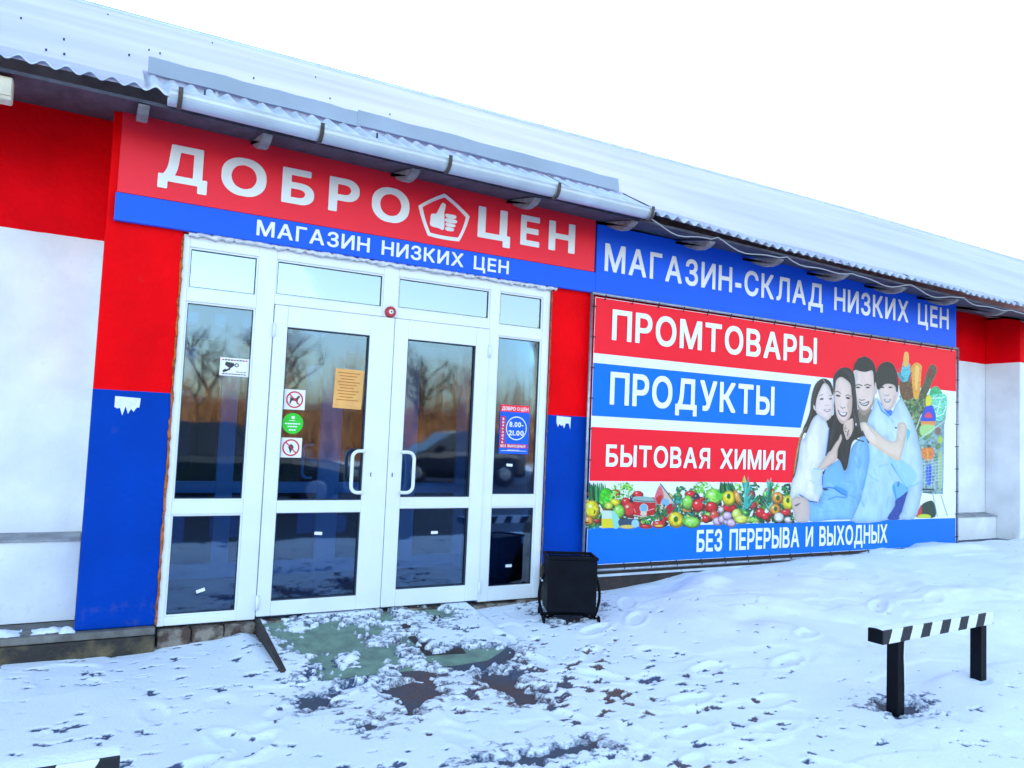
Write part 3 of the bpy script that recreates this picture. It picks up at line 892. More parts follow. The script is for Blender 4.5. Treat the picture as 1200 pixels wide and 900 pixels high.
# ------------------------------------------------------------------ sign boards
Zb, Zm, Zt = 2.748, 2.928, 3.49
s1 = empty('shop_sign', (0, 0, 0))
tag(s1, 'red shop sign with big white letters and thumbs-up emblem above the doors, blue strip below', 'sign')
SY = -.045
mb = MB(); mb.box(.078, 3.782, SY, -.003, Zm + .001, Zt, b=.003); mb.build('red_panel', m_signred, s1)
mb = MB(); mb.box(.072, 3.80, SY, -.003, Zb, Zm - .001, b=.003); mb.build('blue_strip', m_signblue, s1)
for ch, a, b_ in (('Д', 184, 243), ('О', 258, 311.5), ('Б', 329, 367.5), ('Р', 384, 420), ('О', 434.5, 479), ('Ц', 559, 597.5), ('Е', 609, 631.5), ('Н', 642, 673)):
    yy = 213 + (a - 193) * .185
    x0 = P(a, yy - (0 if ch != 'Д' else -8), SY).x; x1 = P(b_, yy, SY).x
    put_letter(ch, x0, x1, 3.052 if ch != 'О' else 3.045, 3.305, SY - .004, m_letter, s1, bold=.034, ext=.003)
put_line('МАГАЗИН НИЗКИХ ЦЕН', .945, 2.935, 2.789, 2.898, SY - .003, m_letter, s1, bold=.022, ext=.002, gap=.13)


def curve_poly(pts, k=6):
    """closed Catmull-Rom outline"""
    p = np.asarray(pts, float); n = len(p); out = []
    for i in range(n):
        a, b_, c_, d = p[i - 1], p[i], p[(i + 1) % n], p[(i + 2) % n]
        for j in range(k):
            u = j / k
            out.append(.5 * ((2 * b_) + (-a + c_) * u + (2 * a - 5 * b_ + 4 * c_ - d) * u * u + (-a + 3 * b_ - 3 * c_ + d) * u ** 3))
    return np.array(out)


def E7(x, y): return P(480 + x / 11.25, 215 + y / 11.25, SY)


em = empty('emblem'); em.parent = s1
outer = [(458, 135), (788, 435), (650, 765), (240, 688), (115, 295)]
inner = [(462, 185), (740, 447), (635, 715), (268, 650), (168, 315)]


def bulge(q):
    out = []; c_ = np.mean(q, 0)
    for i in range(5):
        a = np.array(q[i], float); b_ = np.array(q[(i + 1) % 5], float)
        for u in (0, .1, .3, .5, .7, .9):
            m_ = a * (1 - u) + b_ * u; k_ = 4 * u * (1 - u) * .045
            out.append(m_ + (m_ - c_) * k_)
    return out


o_ = [E7(*q) for q in bulge(outer)]; i_ = [E7(*q) for q in bulge(inner)]
mb = MB(); n = len(o_); y0, y1 = SY - .006, SY - .0005
mb.add([(p.x, y0, p.z) for p in o_] + [(p.x, y0, p.z) for p in i_] + [(p.x, y1, p.z) for p in o_] + [(p.x, y1, p.z) for p in i_],
       [(k, (k + 1) % n, n + (k + 1) % n, n + k) for k in range(n)] + [(k, 2 * n + k, 2 * n + (k + 1) % n, (k + 1) % n) for k in range(n)] + [(n + k, n + (k + 1) % n, 3 * n + (k + 1) % n, 3 * n + k) for k in range(n)])
mb.build('pentagon_ring', m_letter, em)


def flat(poly_px, f, y0, y1, name, m, parent, k=5, curve=True):
    q = curve_poly(poly_px, k) if curve else np.array(poly_px, float)
    w_ = [f(*a) for a in q]
    mb = MB(); mb.prism_xz([(p.x, p.z) for p in w_], y0, y1)
    return mb.build(name, m, parent)


flat([(285, 405), (345, 400), (372, 362), (420, 268), (445, 258), (472, 285), (462, 350), (452, 395), (455, 430), (448, 605), (380, 590), (275, 555), (272, 480)], E7, SY - .006, SY - .0005, 'hand', m_letter, em, 4)
for q in ([(470, 412), (490, 403), (590, 420), (612, 442), (590, 468), (490, 450)], [(462, 480), (490, 458), (600, 482), (624, 505), (600, 528), (490, 512)],
          [(470, 535), (490, 520), (580, 540), (602, 558), (580, 578), (490, 566)], [(465, 592), (490, 575), (570, 592), (582, 612), (565, 632), (490, 622)]):
    flat(q, E7, SY - .006, SY - .0005, 'finger', m_letter, em, 4)

s2 = empty('warehouse_sign', (0, 0, 0))
tag(s2, 'long blue sign board with white lettering fixed above the family banner', 'sign')
mb = MB(); mb.box(3.804, 9.085, SY + .004, -.003, Zb + .002, 3.36, b=.003); mb.build('blue_panel', m_signblue, s2)
put_line('МАГАЗИН-СКЛАД НИЗКИХ ЦЕН', 3.89, 8.93, 2.955, 3.203, SY + .001, m_letter, s2, bold=.019, ext=.002, gap=.14)

# ------------------------------------------------------------------ banner
bn = empty('advertising_banner', (0, 0, 0))
tag(bn, 'big printed banner with a hugging family and groceries, right of the doors', 'banner')
BX0, BX1, BZ0, BZ1 = 3.80, 9.075, .405, 2.712
BY = -.05


def sheet(x0, x1, z0, z1, y, name, m, amp=.006, xend=None):
    nx = int((x1 - x0) / .05) + 2; nz = max(3, int((z1 - z0) / .05) + 2)
    XX, ZZ = np.meshgrid(np.linspace(x0, x1, nx), np.linspace(z0, z1, nz))
    if xend: XX = x0 + (XX - x0) / (x1 - x0) * (np.interp(ZZ, [z0, z1], xend) - x0)
    YY = y + amp * (fbm(XX * 1.1, ZZ * 1.4, 2, 51) - .5)
    return grid_mesh(name, np.stack([XX, YY, ZZ], -1), m, bn)


sheet(BX0, BX1, BZ0, BZ1, BY, 'fabric', m_bnwhite)
sheet(BX0 + .004, BX1 - .004, 2.222, BZ1 - .004, BY - .0015, 'red_band', m_bnred)
sheet(BX0 + .004, 6.55, 1.679, 2.137, BY - .0015, 'blue_band', m_bnblue, xend=(6.40, 6.55))
sheet(BX0 + .004, 6.4, 1.121, 1.583, BY - .0015, 'red_band', m_bnred, xend=(6.33, 6.40))
sheet(BX0 + .004, BX1 - .004, BZ0 + .004, .722, BY - .0015, 'blue_band', m_bnblue)
LY = BY - .0055
BOLD = .026
put_line('ПРОМТОВАРЫ', 3.985, 6.62, 2.352, 2.625, LY, m_letter, bn, bold=BOLD, ext=.0012, gap=.12)
put_line('ПРОДУКТЫ', 3.985, 6.01, 1.785, 2.074, LY, m_letter, bn, bold=BOLD, ext=.0012, gap=.11)
put_line('БЫТОВАЯ ХИМИЯ', 3.965, 6.18, 1.246, 1.438, LY, m_letter, bn, bold=BOLD, ext=.0012, gap=.11)
put_line('БЕЗ ПЕРЕРЫВА И ВЫХОДНЫХ', 5.03, 7.80, .473, .676, LY, m_letter, bn, bold=BOLD, ext=.0012, gap=.10)
# frame pipes and lacing
m_pipe = mat('frame_pipe', (0.35, 0.38, 0.43), .4, metal=.7, var=.2, vscale=20)
m_tie = mat('black_tie', (0.015, 0.015, 0.02), .6)
PX0, PX1, PZ0, PZ1 = BX0 - .035, BX1 + .03, BZ0 - .045, BZ1 + .03
for a, b_ in (((PX0, BY, PZ0), (PX0, BY, PZ1)), ((PX1, BY, PZ0), (PX1, BY, PZ1)), ((PX0, BY, PZ0), (PX1, BY, PZ0)), ((PX0, BY, PZ1), (PX1, BY, PZ1))):
    MB().tube([a, b_], .013, 10).build('frame_pipe', m_pipe, bn, smooth=True)
tm = MB().tube([(0, .012, 0), (.02, -.017, 0), (.05, -.006, 0), (.062, .004, 0)], .0045, 6).build('tie', m_tie, bn).data
bpy.data.objects.remove(bpy.data.objects['tie'])
for k in range(9):
    z = BZ0 + .1 + k * .265
    for xq, rz in ((PX0 - .012, 0), (PX1 + .012, math.pi)):
        o = link_mesh('tie', tm, bn, (xq, BY - (.004), z)); o.rotation_euler = (0, math.pi if rz else 0, 0)
for k in range(18):
    xq = BX0 + .1 + k * .298
    for zq, ry in ((PZ0 - .012, -math.pi / 2), (PZ1 + .012, math.pi / 2)):
        o = link_mesh('tie', tm, bn, (xq, BY - .004, zq)); o.rotation_euler = (0, ry, 0)


# the printed pictures: painted shape by shape onto a fine coloured sheet
class Canvas:
    def __init__(s, x0, x1, y0, y1, step):
        """pixel window of the photograph that the print covers"""
        s.nx = int((x1 - x0) / step) + 1; s.ny = int((y1 - y0) / step) + 1
        s.px, s.py = np.meshgrid(np.linspace(x0, x1, s.nx), np.linspace(y0, y1, s.ny))
        s.col = np.ones((s.ny, s.nx, 3)) * .9; s.a = np.zeros((s.ny, s.nx)); s.step = step; s.n = 0

    def _put(s, sub, al, col, mott):
        s.n += 1
        c_ = np.array(col, float)
        c_ = c_[None, None, :] if c_.ndim == 1 else c_
        if mott:
            m_ = fbm(s.px[sub] * mott[1] + s.n * 7.7, s.py[sub] * mott[1], 3, s.n) - .5
            c_ = np.clip(c_ * (1 + m_[..., None] * 2 * mott[0]), 0, 1)
        s.col[sub] = s.col[sub] * (1 - al[..., None]) + c_ * al[..., None]
        s.a[sub] = np.maximum(s.a[sub], al)

    def win(s, x0, x1, y0, y1):
        X_ = s.px[0]; Y_ = s.py[:, 0]
        ii = np.where((X_ >= x0) & (X_ <= x1))[0]; jj = np.where((Y_ >= y0) & (Y_ <= y1))[0]
        if len(ii) == 0 or len(jj) == 0: return None
        return (slice(jj[0], jj[-1] + 1), slice(ii[0], ii[-1] + 1))

    def poly(s, pts, col, soft=.35, mott=None, k=4, alpha=1.0, curve=True, vol=None):
        q = curve_poly(pts, k) if curve and len(pts) > 2 else np.array(pts, float)
        m_ = soft * 2 + .5
        sub = s.win(q[:, 0].min() - m_, q[:, 0].max() + m_, q[:, 1].min() - m_, q[:, 1].max() + m_)
        if sub is None: return
        sd = in_poly(s.px[sub], s.py[sub], q)
        s.n_ = None
        if vol:
            ext_ = max(np.ptp(q[:, 0]), np.ptp(q[:, 1]))
            lx = (s.px[sub] - q[:, 0].mean()) / ext_
            sh = 1 - vol[0] * np.exp(-np.maximum(sd, 0) / vol[1]) - vol[0] * .45 * lx
            fold = fbm(s.px[sub] * .16 + s.n * 3.1, s.py[sub] * .07, 3, 90 + s.n) - .5
            sh = sh * (1 + fold * vol[2])
            tint = np.array([1.25, 1.0, .75]) if vol[3] else np.array([1.0, 1.0, 1.0])
            col = np.clip(np.array(col)[None, None, :] * np.power(np.clip(sh, .2, 1.3)[..., None], tint), 0, 1)
        s._put(sub, alpha * sstep(-soft, soft, sd), col, mott)

    def ell(s, cx, cy, rx, ry, col, soft=.3, mott=None, rot=0, alpha=1.0):
        m_ = max(rx, ry) + 1
        sub = s.win(cx - m_, cx + m_, cy - m_, cy + m_)
        if sub is None: return
        dx = s.px[sub] - cx; dy = s.py[sub] - cy; c_, n_ = math.cos(R(rot)), math.sin(R(rot))
        u = (dx * c_ + dy * n_) / rx; v = (-dx * n_ + dy * c_) / ry
        d = (1 - np.sqrt(u * u + v * v)) * min(rx, ry)
        s._put(sub, alpha * sstep(-soft, soft, d), col, mott)

    def line(s, pts, wd, col, soft=.25, alpha=1.0):
        q = np.array(pts, float); m_ = wd + soft + .5
        sub = s.win(q[:, 0].min() - m_, q[:, 0].max() + m_, q[:, 1].min() - m_, q[:, 1].max() + m_)
        if sub is None: return
        px, py = s.px[sub], s.py[sub]; d = np.full(px.shape, 1e9)
        for a, b_ in zip(q[:-1], q[1:]):
            e = b_ - a; t_ = np.clip(((px - a[0]) * e[0] + (py - a[1]) * e[1]) / max(e @ e, 1e-9), 0, 1)
            d = np.minimum(d, np.hypot(px - a[0] - t_ * e[0], py - a[1] - t_ * e[1]))
        s._put(sub, alpha * sstep(-soft, soft, wd / 2 - d), col, None)

    def build(s, name, y, parent, gain=.8):
        D = [fw[i] + rt[i] * (s.px - 600) / 900 - up[i] * (s.py - 450) / 900 for i in range(3)]
        tt = (y - CAM.y) / D[1]
        V = np.stack([CAM.x + D[0] * tt, CAM.y + D[1] * tt, CAM.z + D[2] * tt], -1)
        V[..., 1] += .006 * (fbm(V[..., 0] * 1.1, V[..., 2] * 1.4, 2, 51) - .5)
        a = s.a; kq = (a[:-1, :-1] + a[1:, :-1] + a[:-1, 1:] + a[1:, 1:]) / 4 > .5
        return grid_mesh(name, V, m_print, parent, smooth=True, keep=kq, colors=lin(s.col) * gain)


def win(ox, oy, sc): return lambda pts: [(ox + a / sc, oy + b_ / sc) for a, b_ in pts]


A = win(920, 400, 7.5); B = win(1000, 400, 7.5); Cc = win(920, 500, 7.5); Dd = win(1000, 500, 7.5)
# --- shopping trolley full of groceries
tr = Canvas(1046, 1112, 408, 607, .3)
tr.poly(B([(405, 480), (520, 470), (640, 470), (800, 480), (822, 560), (805, 720)]) + Dd([(800, 0), (790, 560), (780, 590), (600, 560), (600, 300), (560, 100)]) + B([(540, 720), (470, 600)]), (.52, .66, .66), .5, (.35, .5))
tr.poly(B([(430, 500), (520, 480), (660, 480), (690, 560), (640, 700), (580, 860), (560, 800)]), (.38, .48, .33), .5, (.8, .55))
for k in range(46):
    a = random.uniform(0, 1); cx_, cy_ = 1062 + random.uniform(-4, 42), 470 + random.uniform(0, 68)
    tr.ell(cx_, cy_, random.uniform(1, 3), random.uniform(1.5, 4.5), random.choice([(.2, .5, .25), (.45, .62, .3), (.75, .82, .6), (.25, .35, .25), (.6, .72, .75), (.15, .3, .2)]), .4, rot=random.uniform(0, 90), alpha=.75)
tr.poly(B([(408, 350), (500, 335), (528, 490), (430, 500)]), (.42, .27, .14), .4, (.7, 1.2))
for q in ([(400, 230), (425, 340), (440, 330)], [(440, 170), (420, 340), (480, 340), (490, 190)], [(500, 195), (470, 340), (500, 330)], [(385, 270), (420, 345), (450, 330)], [(510, 260), (480, 340), (500, 345)]):
    tr.poly(B(q), random.choice([(.2, .62, .66), (.35, .75, .8), (.2, .45, .4)]), .4, (.3, 1))
tr.poly(B([(440, 200), (448, 105), (465, 92), (486, 108), (486, 190), (465, 230)]), (1, .72, .32), .4)
tr.poly(B([(512, 250), (525, 205), (560, 188), (600, 215), (598, 270), (580, 480), (530, 485)]), (1, .66, .2), .4, (.15, .6))
tr.poly(B([(545, 230), (570, 215), (580, 260), (560, 420), (545, 400)]), (1, .8, .45), .6)
tr.poly(B([(650, 260), (690, 200), (735, 245), (700, 345), (640, 480), (590, 520), (580, 470), (625, 340)]), (.30, .32, .2), .4, (.5, .8))
tr.poly(B([(668, 240), (700, 250), (690, 310), (660, 300)]), (.5, .16, .18), .5)
tr.poly(B([(690, 410), (740, 398), (785, 470), (700, 485), (670, 470)]), (.15, .72, .45), .5, (.3, .8))
tr.poly(B([(680, 482), (805, 465), (825, 560), (790, 680), (725, 690), (692, 580)]), (.45, .86, .72), .5, (.35, .8))
for q in ([(690, 500), (800, 495)], [(760, 520), (730, 660), (790, 640), (815, 570)], [(700, 560), (770, 580)]): tr.line(B(q), 1.0, (.92, .97, .95))
tr.poly(B([(640, 490), (680, 480), (685, 560), (640, 570)]), (.95, .9, .2), .4)
tr.poly(B([(632, 585), (660, 568), (700, 572), (722, 700), (598, 700)]), (.08, .28, .85), .3)
tr.poly(B([(628, 668), (640, 632), (672, 625), (694, 668)]), (.95, .25, .35), .3)
tr.poly(B([(598, 702), (722, 702), (716, 738), (594, 738)]), (.98, .6, .3), .3, curve=False)
tr.poly(B([(594, 740), (716, 740), (690, 800), (600, 830)]), (.7, .88, .55), .4)
tr.line(B([(580, 860), (800, 700)]), 1.0, (.75, .9, .85)); tr.line(B([(600, 640), (550, 780)]), .9, (.9, .95, .95))
tr.ell(*B([(745, 790)])[0], 3.4, 4.5, (.55, .42, .38), .4); tr.ell(*B([(765, 865)])[0], 3.2, 4.2, (.72, .82, .3), .4)
tr.poly(Dd([(600, 200), (640, 185), (700, 190), (708, 260), (670, 300), (615, 280)]), (.98, .52, .25), .4, (.2, .6))
tr.line(Dd([(652, 195), (655, 290)]), 1.2, (.9, .75, .2))
tr.poly(Dd([(645, 350), (688, 350), (682, 500), (648, 505)]), (.12, .32, .85), .4)
tr.poly(Dd([(745, 240), (786, 240), (778, 525), (750, 520)]), (.68, .78, .55), .4)
for k in range(9): tr.line(Dd([(612, 300 + k * 28), (790, 270 + k * 28)]), .5, (.85, .92, .97), alpha=.8)
for k in range(6): tr.line(Dd([(630 + k * 32, 280), (626 + k * 30, 540)]), .5, (.85, .92, .97), alpha=.7)
tr.line(Dd([(612, 552), (705, 552)]), 1.7, (.1, .15, .22)); tr.line(Dd([(612, 577), (690, 577)]), 1.2, (.15, .2, .28))
tr.line(Dd([(795, 20), (785, 590)]), 1.2, (.45, .65, .9)); tr.line(Dd([(700, 590), (740, 790)]), 1.0, (.55, .75, .85)); tr.line(Dd([(770, 600), (830, 785)]), 1.0, (.6, .78, .88))
tr.poly(Dd([(590, 790), (598, 700), (640, 662), (705, 660), (722, 792)]), (.08, .24, .2), .4)
tr.poly(Dd([(550, 790), (580, 720), (600, 690), (602, 790)]), (.85, .2, .22), .4)
tr.ell(*Dd([(625, 792)])[0], 8, 3.2, (.85, .88, .2), .4)
tr.line(Dd([(580, 650), (598, 600)]), 1.4, (.2, .45, .9))
tr.build('printed_trolley', BY - .003, bn)
# --- the family
fa = Canvas(925, 1084, 414, 613, .3)
SK = (.96, .84, .79); SKS = (.80, .74, .71); HAIR = (.10, .08, .09); LB = (.72, .86, .95); LB2 = (.55, .78, .97); WH = (.97, .95, .94)
# man's back and shirt
fa.poly([(1008, 505), (1016, 495), (1022, 480), (1034, 478), (1060, 515), (1066, 545), (1063, 572), (1052, 585), (1049, 592), (1040, 609), (996, 610), (1004, 570)], LB, .4, vol=(.20, 3.2, .14, True))
fa.poly(Dd([(480, 565), (468, 610), (430, 740), (408, 812), (300, 812), (345, 730), (368, 690), (378, 640)]), (.08, .26, .62), .4, (.15, .4))
fa.poly(Dd([(340, 540), (385, 480), (480, 545), (460, 580), (380, 630)]), (.45, .74, .97), .6)
fa.line(Dd([(340, 330), (400, 420), (440, 480), (475, 540)]), 2.4, (.16, .52, .92), .8, .8)
fa.line(Dd([(355, 520), (372, 600), (378, 640)]), 1.8, (.2, .55, .95), .8, .8)
fa.line(Dd([(400, 490), (395, 520)]), 2.0, (.1, .35, .7), .7, .7)
for q in ([(115, 405), (160, 445), (220, 480)], [(140, 170), (120, 400)], [(230, 350), (300, 330)], [(80, 560), (70, 640), (95, 700)], [(310, 620), (290, 720)]): fa.line(Dd(q), 1.6, (.46, .70, .90), 1.2, .4)
# man's neck and head
fa.poly(B([(40, 600), (150, 590), (165, 640), (120, 720), (125, 770), (100, 830), (60, 760), (40, 680)]), (.50, .46, .40), .7)
fa.poly(B([(60, 720), (115, 720), (130, 800), (110, 860), (75, 800)]), (.82, .78, .74), .6)
fa.poly(B([(8, 245), (60, 250), (165, 245), (190, 340), (192, 430), (182, 520), (150, 600), (100, 650), (60, 620), (38, 560), (15, 480), (5, 380)]), SK, .4, vol=(.16, 1.8, .08, False))
fa.poly(B([(42, 560), (75, 600), (120, 600), (165, 540), (182, 480), (180, 530), (150, 605), (100, 655), (60, 625)]), (.60, .50, .45), 1.0, alpha=.8)
fa.poly(B([(40, 250), (40, 330), (20, 420), (5, 420), (5, 250)]), (.80, .77, .76), 1.2, alpha=.7)
fa.poly(B([(0, 255), (12, 200), (45, 150), (75, 140), (105, 132), (150, 155), (185, 200), (200, 270), (197, 400), (185, 395), (178, 300), (165, 255), (110, 268), (60, 262), (25, 250)]), HAIR, .35, (.18, .5))
fa.poly(B([(190, 365), (212, 375), (210, 440), (195, 470), (186, 430)]), (.82, .76, .74), .4)
for x0 in (22, 100): fa.line(B([(x0, 388), (x0 + 25, 378), (x0 + 55, 390)]), 1.0, (.2, .19, .2), .4)
for x0 in (42, 128): fa.ell(*B([(x0, 405)])[0], 2.3, 1.0, (.22, .22, .25), .4)
fa.line(B([(55, 510), (70, 520), (100, 512)]), .9, (.45, .4, .4), .5)
fa.poly(B([(48, 525), (85, 545), (140, 525), (120, 565), (75, 562)]), (.33, .28, .29), .4); fa.poly(B([(62, 540), (90, 550), (130, 538), (112, 556), (80, 555)]), (.97, .97, .97), .35)
# boy
fa.poly(B([(190, 505), (225, 510), (262, 580), (300, 640), (335, 640), (400, 515), (440, 530), (500, 640), (550, 770), (575, 900)]) + Dd([(590, 200), (612, 330), (614, 450), (600, 600), (545, 800), (405, 803), (440, 720), (482, 560), (470, 530), (400, 430), (330, 300), (300, 240), (300, 100)]) + B([(240, 850), (170, 760), (125, 705), (165, 600)]), (.82, .91, .95), .4, vol=(.20, 3.2, .14, True))
fa.poly(Dd([(300, 240), (430, 290), (560, 420), (480, 540), (400, 430)]), (.60, .84, .98), 1.6, alpha=.8)
fa.poly(B([(235, 540), (262, 580), (318, 655), (345, 625), (330, 600), (270, 590), (250, 550)]), (.12, .45, .92), .4)
fa.line(B([(215, 530), (250, 610), (315, 660)]), 1.6, (.3, .62, .95), .5)
fa.line(B([(315, 660), (350, 710)]), 1.0, (.45, .75, .98), .5); fa.ell(*B([(375, 760)])[0], 1.4, 1.0, (.12, .3, .6), .3)
fa.poly(B([(470, 770), (500, 790), (495, 830), (475, 870), (465, 900), (470, 840)]), (.38, .78, .95), .6)
fa.line(Dd([(480, 530), (540, 515), (590, 490)]), 1.6, (.45, .78, .97), .8, .8)
fa.line(B([(125, 730), (180, 780), (250, 850)]) + Dd([(270, 130)]), 1.5, (.3, .6, .95), .6, .8)
# boy's arm
fa.poly(B([(75, 720), (105, 710), (135, 735), (190, 780), (250, 830), (300, 865)]) + Dd([(370, 125), (385, 40), (400, -30), (455, -30), (472, 40), (455, 130), (430, 230), (405, 297), (330, 268), (220, 195), (130, 135), (85, 60), (65, 0)]), (.97, .86, .78), .4, vol=(.16, 1.8, .08, False))
fa.poly(Dd([(130, 135), (220, 170), (330, 240), (405, 270), (402, 297), (330, 270), (220, 198)]), (.95, .80, .66), .8, alpha=.8)
fa.line(B([(125, 730), (160, 790)]) + Dd([(210, 85)]), .8, (.7, .62, .58), .5, .6)
fa.line(Dd([(80, 40), (105, 100), (135, 140)]), 1.6, (.16, .15, .2), .5)
# boy's head
fa.poly(B([(225, 415), (270, 380), (330, 370), (375, 405), (388, 470), (370, 545), (330, 600), (290, 603), (252, 545), (232, 480)]), SK, .4, vol=(.16, 1.8, .08, False))
fa.poly(B([(372, 430), (400, 440), (395, 480), (378, 500)]), (.86, .80, .78), .4)
fa.poly(B([(205, 400), (198, 290), (225, 215), (265, 185), (300, 178), (350, 200), (385, 275), (397, 380), (392, 440), (378, 440), (372, 400), (345, 378), (300, 372), (268, 382), (240, 412), (222, 425)]), (.12, .10, .10), .35, (.2, .5))
for x0 in (256, 325): fa.ell(*B([(x0, 404)])[0], 2.0, .9, (.2, .18, .2), .35)
fa.line(B([(280, 470), (300, 478), (312, 470)]), .8, (.6, .52, .5), .5)
fa.poly(B([(268, 508), (300, 518), (330, 508), (315, 535), (285, 535)]), (.45, .36, .36), .4); fa.poly(B([(278, 514), (300, 520), (322, 514), (310, 528), (288, 528)]), (.95, .95, .95), .3)
fa.line(B([(365, 480), (345, 560), (300, 603)]), 1.2, (.70, .66, .66), .8, .6)
# mother's hair behind everything of hers
fa.poly(A([(425, 400), (428, 310), (475, 245), (540, 228), (592, 260), (614, 330), (625, 480), (640, 620), (655, 720), (672, 790), (690, 830)]) + Cc([(640, 100), (592, 140), (570, 230), (548, 350), (522, 390), (497, 330), (480, 295), (455, 275), (400, 215), (360, 258), (350, 240), (375, 130), (385, 10)]) + A([(385, 770), (362, 700), (400, 660), (432, 620)]), HAIR, .35, (.22, .5))
fa.poly(A([(440, 400), (448, 345), (488, 312), (530, 330), (575, 375), (586, 450), (590, 540), (580, 640), (545, 702), (510, 727), (475, 702), (448, 640), (438, 560), (430, 480)]), (.97, .85, .80), .4, vol=(.16, 1.8, .08, False))
fa.poly(A([(545, 560), (588, 480), (592, 560), (580, 640), (545, 702), (520, 720), (560, 650)]), (.82, .68, .62), .9, alpha=.7)
fa.poly(A([(455, 640), (480, 700), (510, 727), (540, 705), (520, 700), (480, 680)]), (.80, .66, .60), .8, alpha=.7)
fa.line(A([(440, 445), (465, 438), (490, 460)]), .8, (.3, .26, .28), .35); fa.line(A([(530, 478), (555, 470), (580, 485)]), .8, (.3, .26, .28), .35)
fa.ell(*A([(467, 478)])[0], 2.6, 1.1, (.2, .17, .2), .4, rot=12); fa.ell(*A([(553, 498)])[0], 2.4, 1.2, (.2, .17, .2), .4, rot=12)
fa.line(A([(488, 575), (505, 590), (525, 580)]), .9, (.55, .47, .46), .45)
fa.poly(A([(462, 600), (500, 625), (548, 625), (530, 660), (500, 662), (475, 640)]), (.55, .40, .42), .4); fa.poly(A([(474, 613), (505, 630), (538, 630), (522, 648), (495, 644)]), (.98, .97, .97), .3)
fa.line(A([(600, 600), (625, 720), (622, 750)]), 1.0, (.55, .5, .5), .5, .6); fa.ell(*A([(624, 730)])[0], .9, 1.6, (.9, .9, .92), .3)
# mother's top
fa.poly(Cc([(600, 160), (640, 120), (690, 80), (722, 120), (738, 200), (740, 270), (722, 400), (692, 530), (662, 650), (610, 770), (580, 812), (420, 818), (210, 826), (205, 665), (290, 672), (325, 580), (330, 430), (380, 355), (440, 312), (480, 295), (520, 392), (548, 355), (572, 230)]), LB2, .4, vol=(.20, 3.2, .14, True))
fa.poly(Cc([(335, 470), (400, 500), (470, 550), (540, 590), (545, 520), (520, 400), (440, 320), (380, 360), (335, 430)]), (.44, .72, .98), 1.8, alpha=.55)
fa.poly(Cc([(440, 520), (540, 560), (540, 605), (450, 560)]), (.22, .58, .96), 1.4, alpha=.8)
fa.line(Cc([(365, 532), (430, 540), (500, 590), (540, 604)]), 1.4, (.13, .42, .88), .5, .9)
fa.line(Cc([(380, 640), (450, 615), (520, 622), (545, 615)]), 1.4, (.2, .52, .92), .6, .8)
fa.poly(Cc([(325, 540), (350, 535), (382, 550), (350, 562)]), (.12, .22, .42), .5)
fa.line(Cc([(330, 430), (325, 540), (300, 650), (280, 665), (215, 650)]), 1.6, (.14, .4, .8), .6, .85)
fa.poly(Cc([(330, 400), (380, 350), (420, 325), (360, 370), (340, 420)]), (.15, .18, .3), .5)
fa.line(Cc([(735, 200), (738, 290), (715, 420), (690, 540)]), 1.6, (.35, .68, .97), .8, .7)
fa.line(Cc([(640, 115), (620, 108), (690, 130)]), 1.4, (.15, .16, .24), .5)
for q in ([(560, 520), (545, 610)], [(600, 320), (615, 300)], [(250, 760), (420, 740)], [(680, 550), (665, 640), (690, 700)]): fa.line(Cc(q), 1.6, (.42, .70, .92), 1.2, .4)
# girl's arm, hand, hair, face, shirt
fa.poly(Cc([(490, 65), (500, 110), (465, 200), (455, 285), (400, 335), (335, 378), (285, 362), (325, 315), (350, 272), (400, 212), (445, 140), (470, 110)]), (.93, .80, .73), .4, vol=(.16, 1.8, .08, False))
fa.poly(A([(520, 722), (560, 690), (597, 680), (602, 760), (580, 825), (545, 868), (528, 830), (512, 772)]), (.92, .79, .72), .4)
fa.line(A([(530, 740), (525, 790), (555, 800)]), .8, (.5, .45, .42), .4); fa.line(A([(560, 780), (545, 830)]), 1.0, (.4, .36, .33), .4); fa.line(A([(515, 760), (545, 770)]), .8, (.55, .5, .46), .4)
fa.poly(A([(340, 326), (285, 355), (248, 425), (228, 520), (222, 600), (195, 690), (160, 765), (135, 850), (120, 900)]) + Cc([(105, 220), (78, 400), (62, 470), (80, 470), (95, 420), (118, 300), (135, 170), (165, 60)]) + A([(200, 800), (245, 690), (285, 645), (300, 560), (345, 380), (390, 400), (415, 480), (424, 420), (395, 352)]), (.17, .13, .11), .4, (.35, .6))
fa.poly(Cc([(190, 0), (150, 70), (125, 170), (105, 280), (85, 405), (76, 405), (95, 250), (118, 140), (140, 60)]), (.72, .56, .32), .6, (.35, .7))
fa.line(A([(335, 335), (355, 365), (370, 378)]), .8, (.75, .7, .68), .4)
fa.poly(A([(342, 368), (305, 430), (278, 500), (268, 560), (272, 620), (300, 655), (340, 680), (375, 695), (410, 655), (427, 590), (422, 520), (410, 455), (385, 400)]), (.98, .88, .85), .4, vol=(.16, 1.8, .08, False))
fa.poly(A([(262, 570), (248, 560), (250, 590), (268, 612)]), (.86, .82, .81), .35)
fa.ell(*A([(322, 507)])[0], 2.1, 1.0, (.24, .2, .22), .35, rot=-8); fa.ell(*A([(400, 505)])[0], 1.7, .9, (.24, .2, .22), .35, rot=-8)
fa.line(A([(305, 478), (335, 466)]), .7, (.55, .5, .5), .35); fa.line(A([(388, 478), (408, 476)]), .7, (.55, .5, .5), .35)
fa.line(A([(350, 560), (370, 566), (385, 558)]), .7, (.75, .68, .68), .4)
fa.poly(A([(338, 600), (370, 600), (402, 596), (385, 618), (355, 618)]), (.62, .48, .50), .35); fa.poly(A([(348, 602), (372, 604), (394, 600), (380, 611), (358, 611)]), (.98, .98, .98), .3)
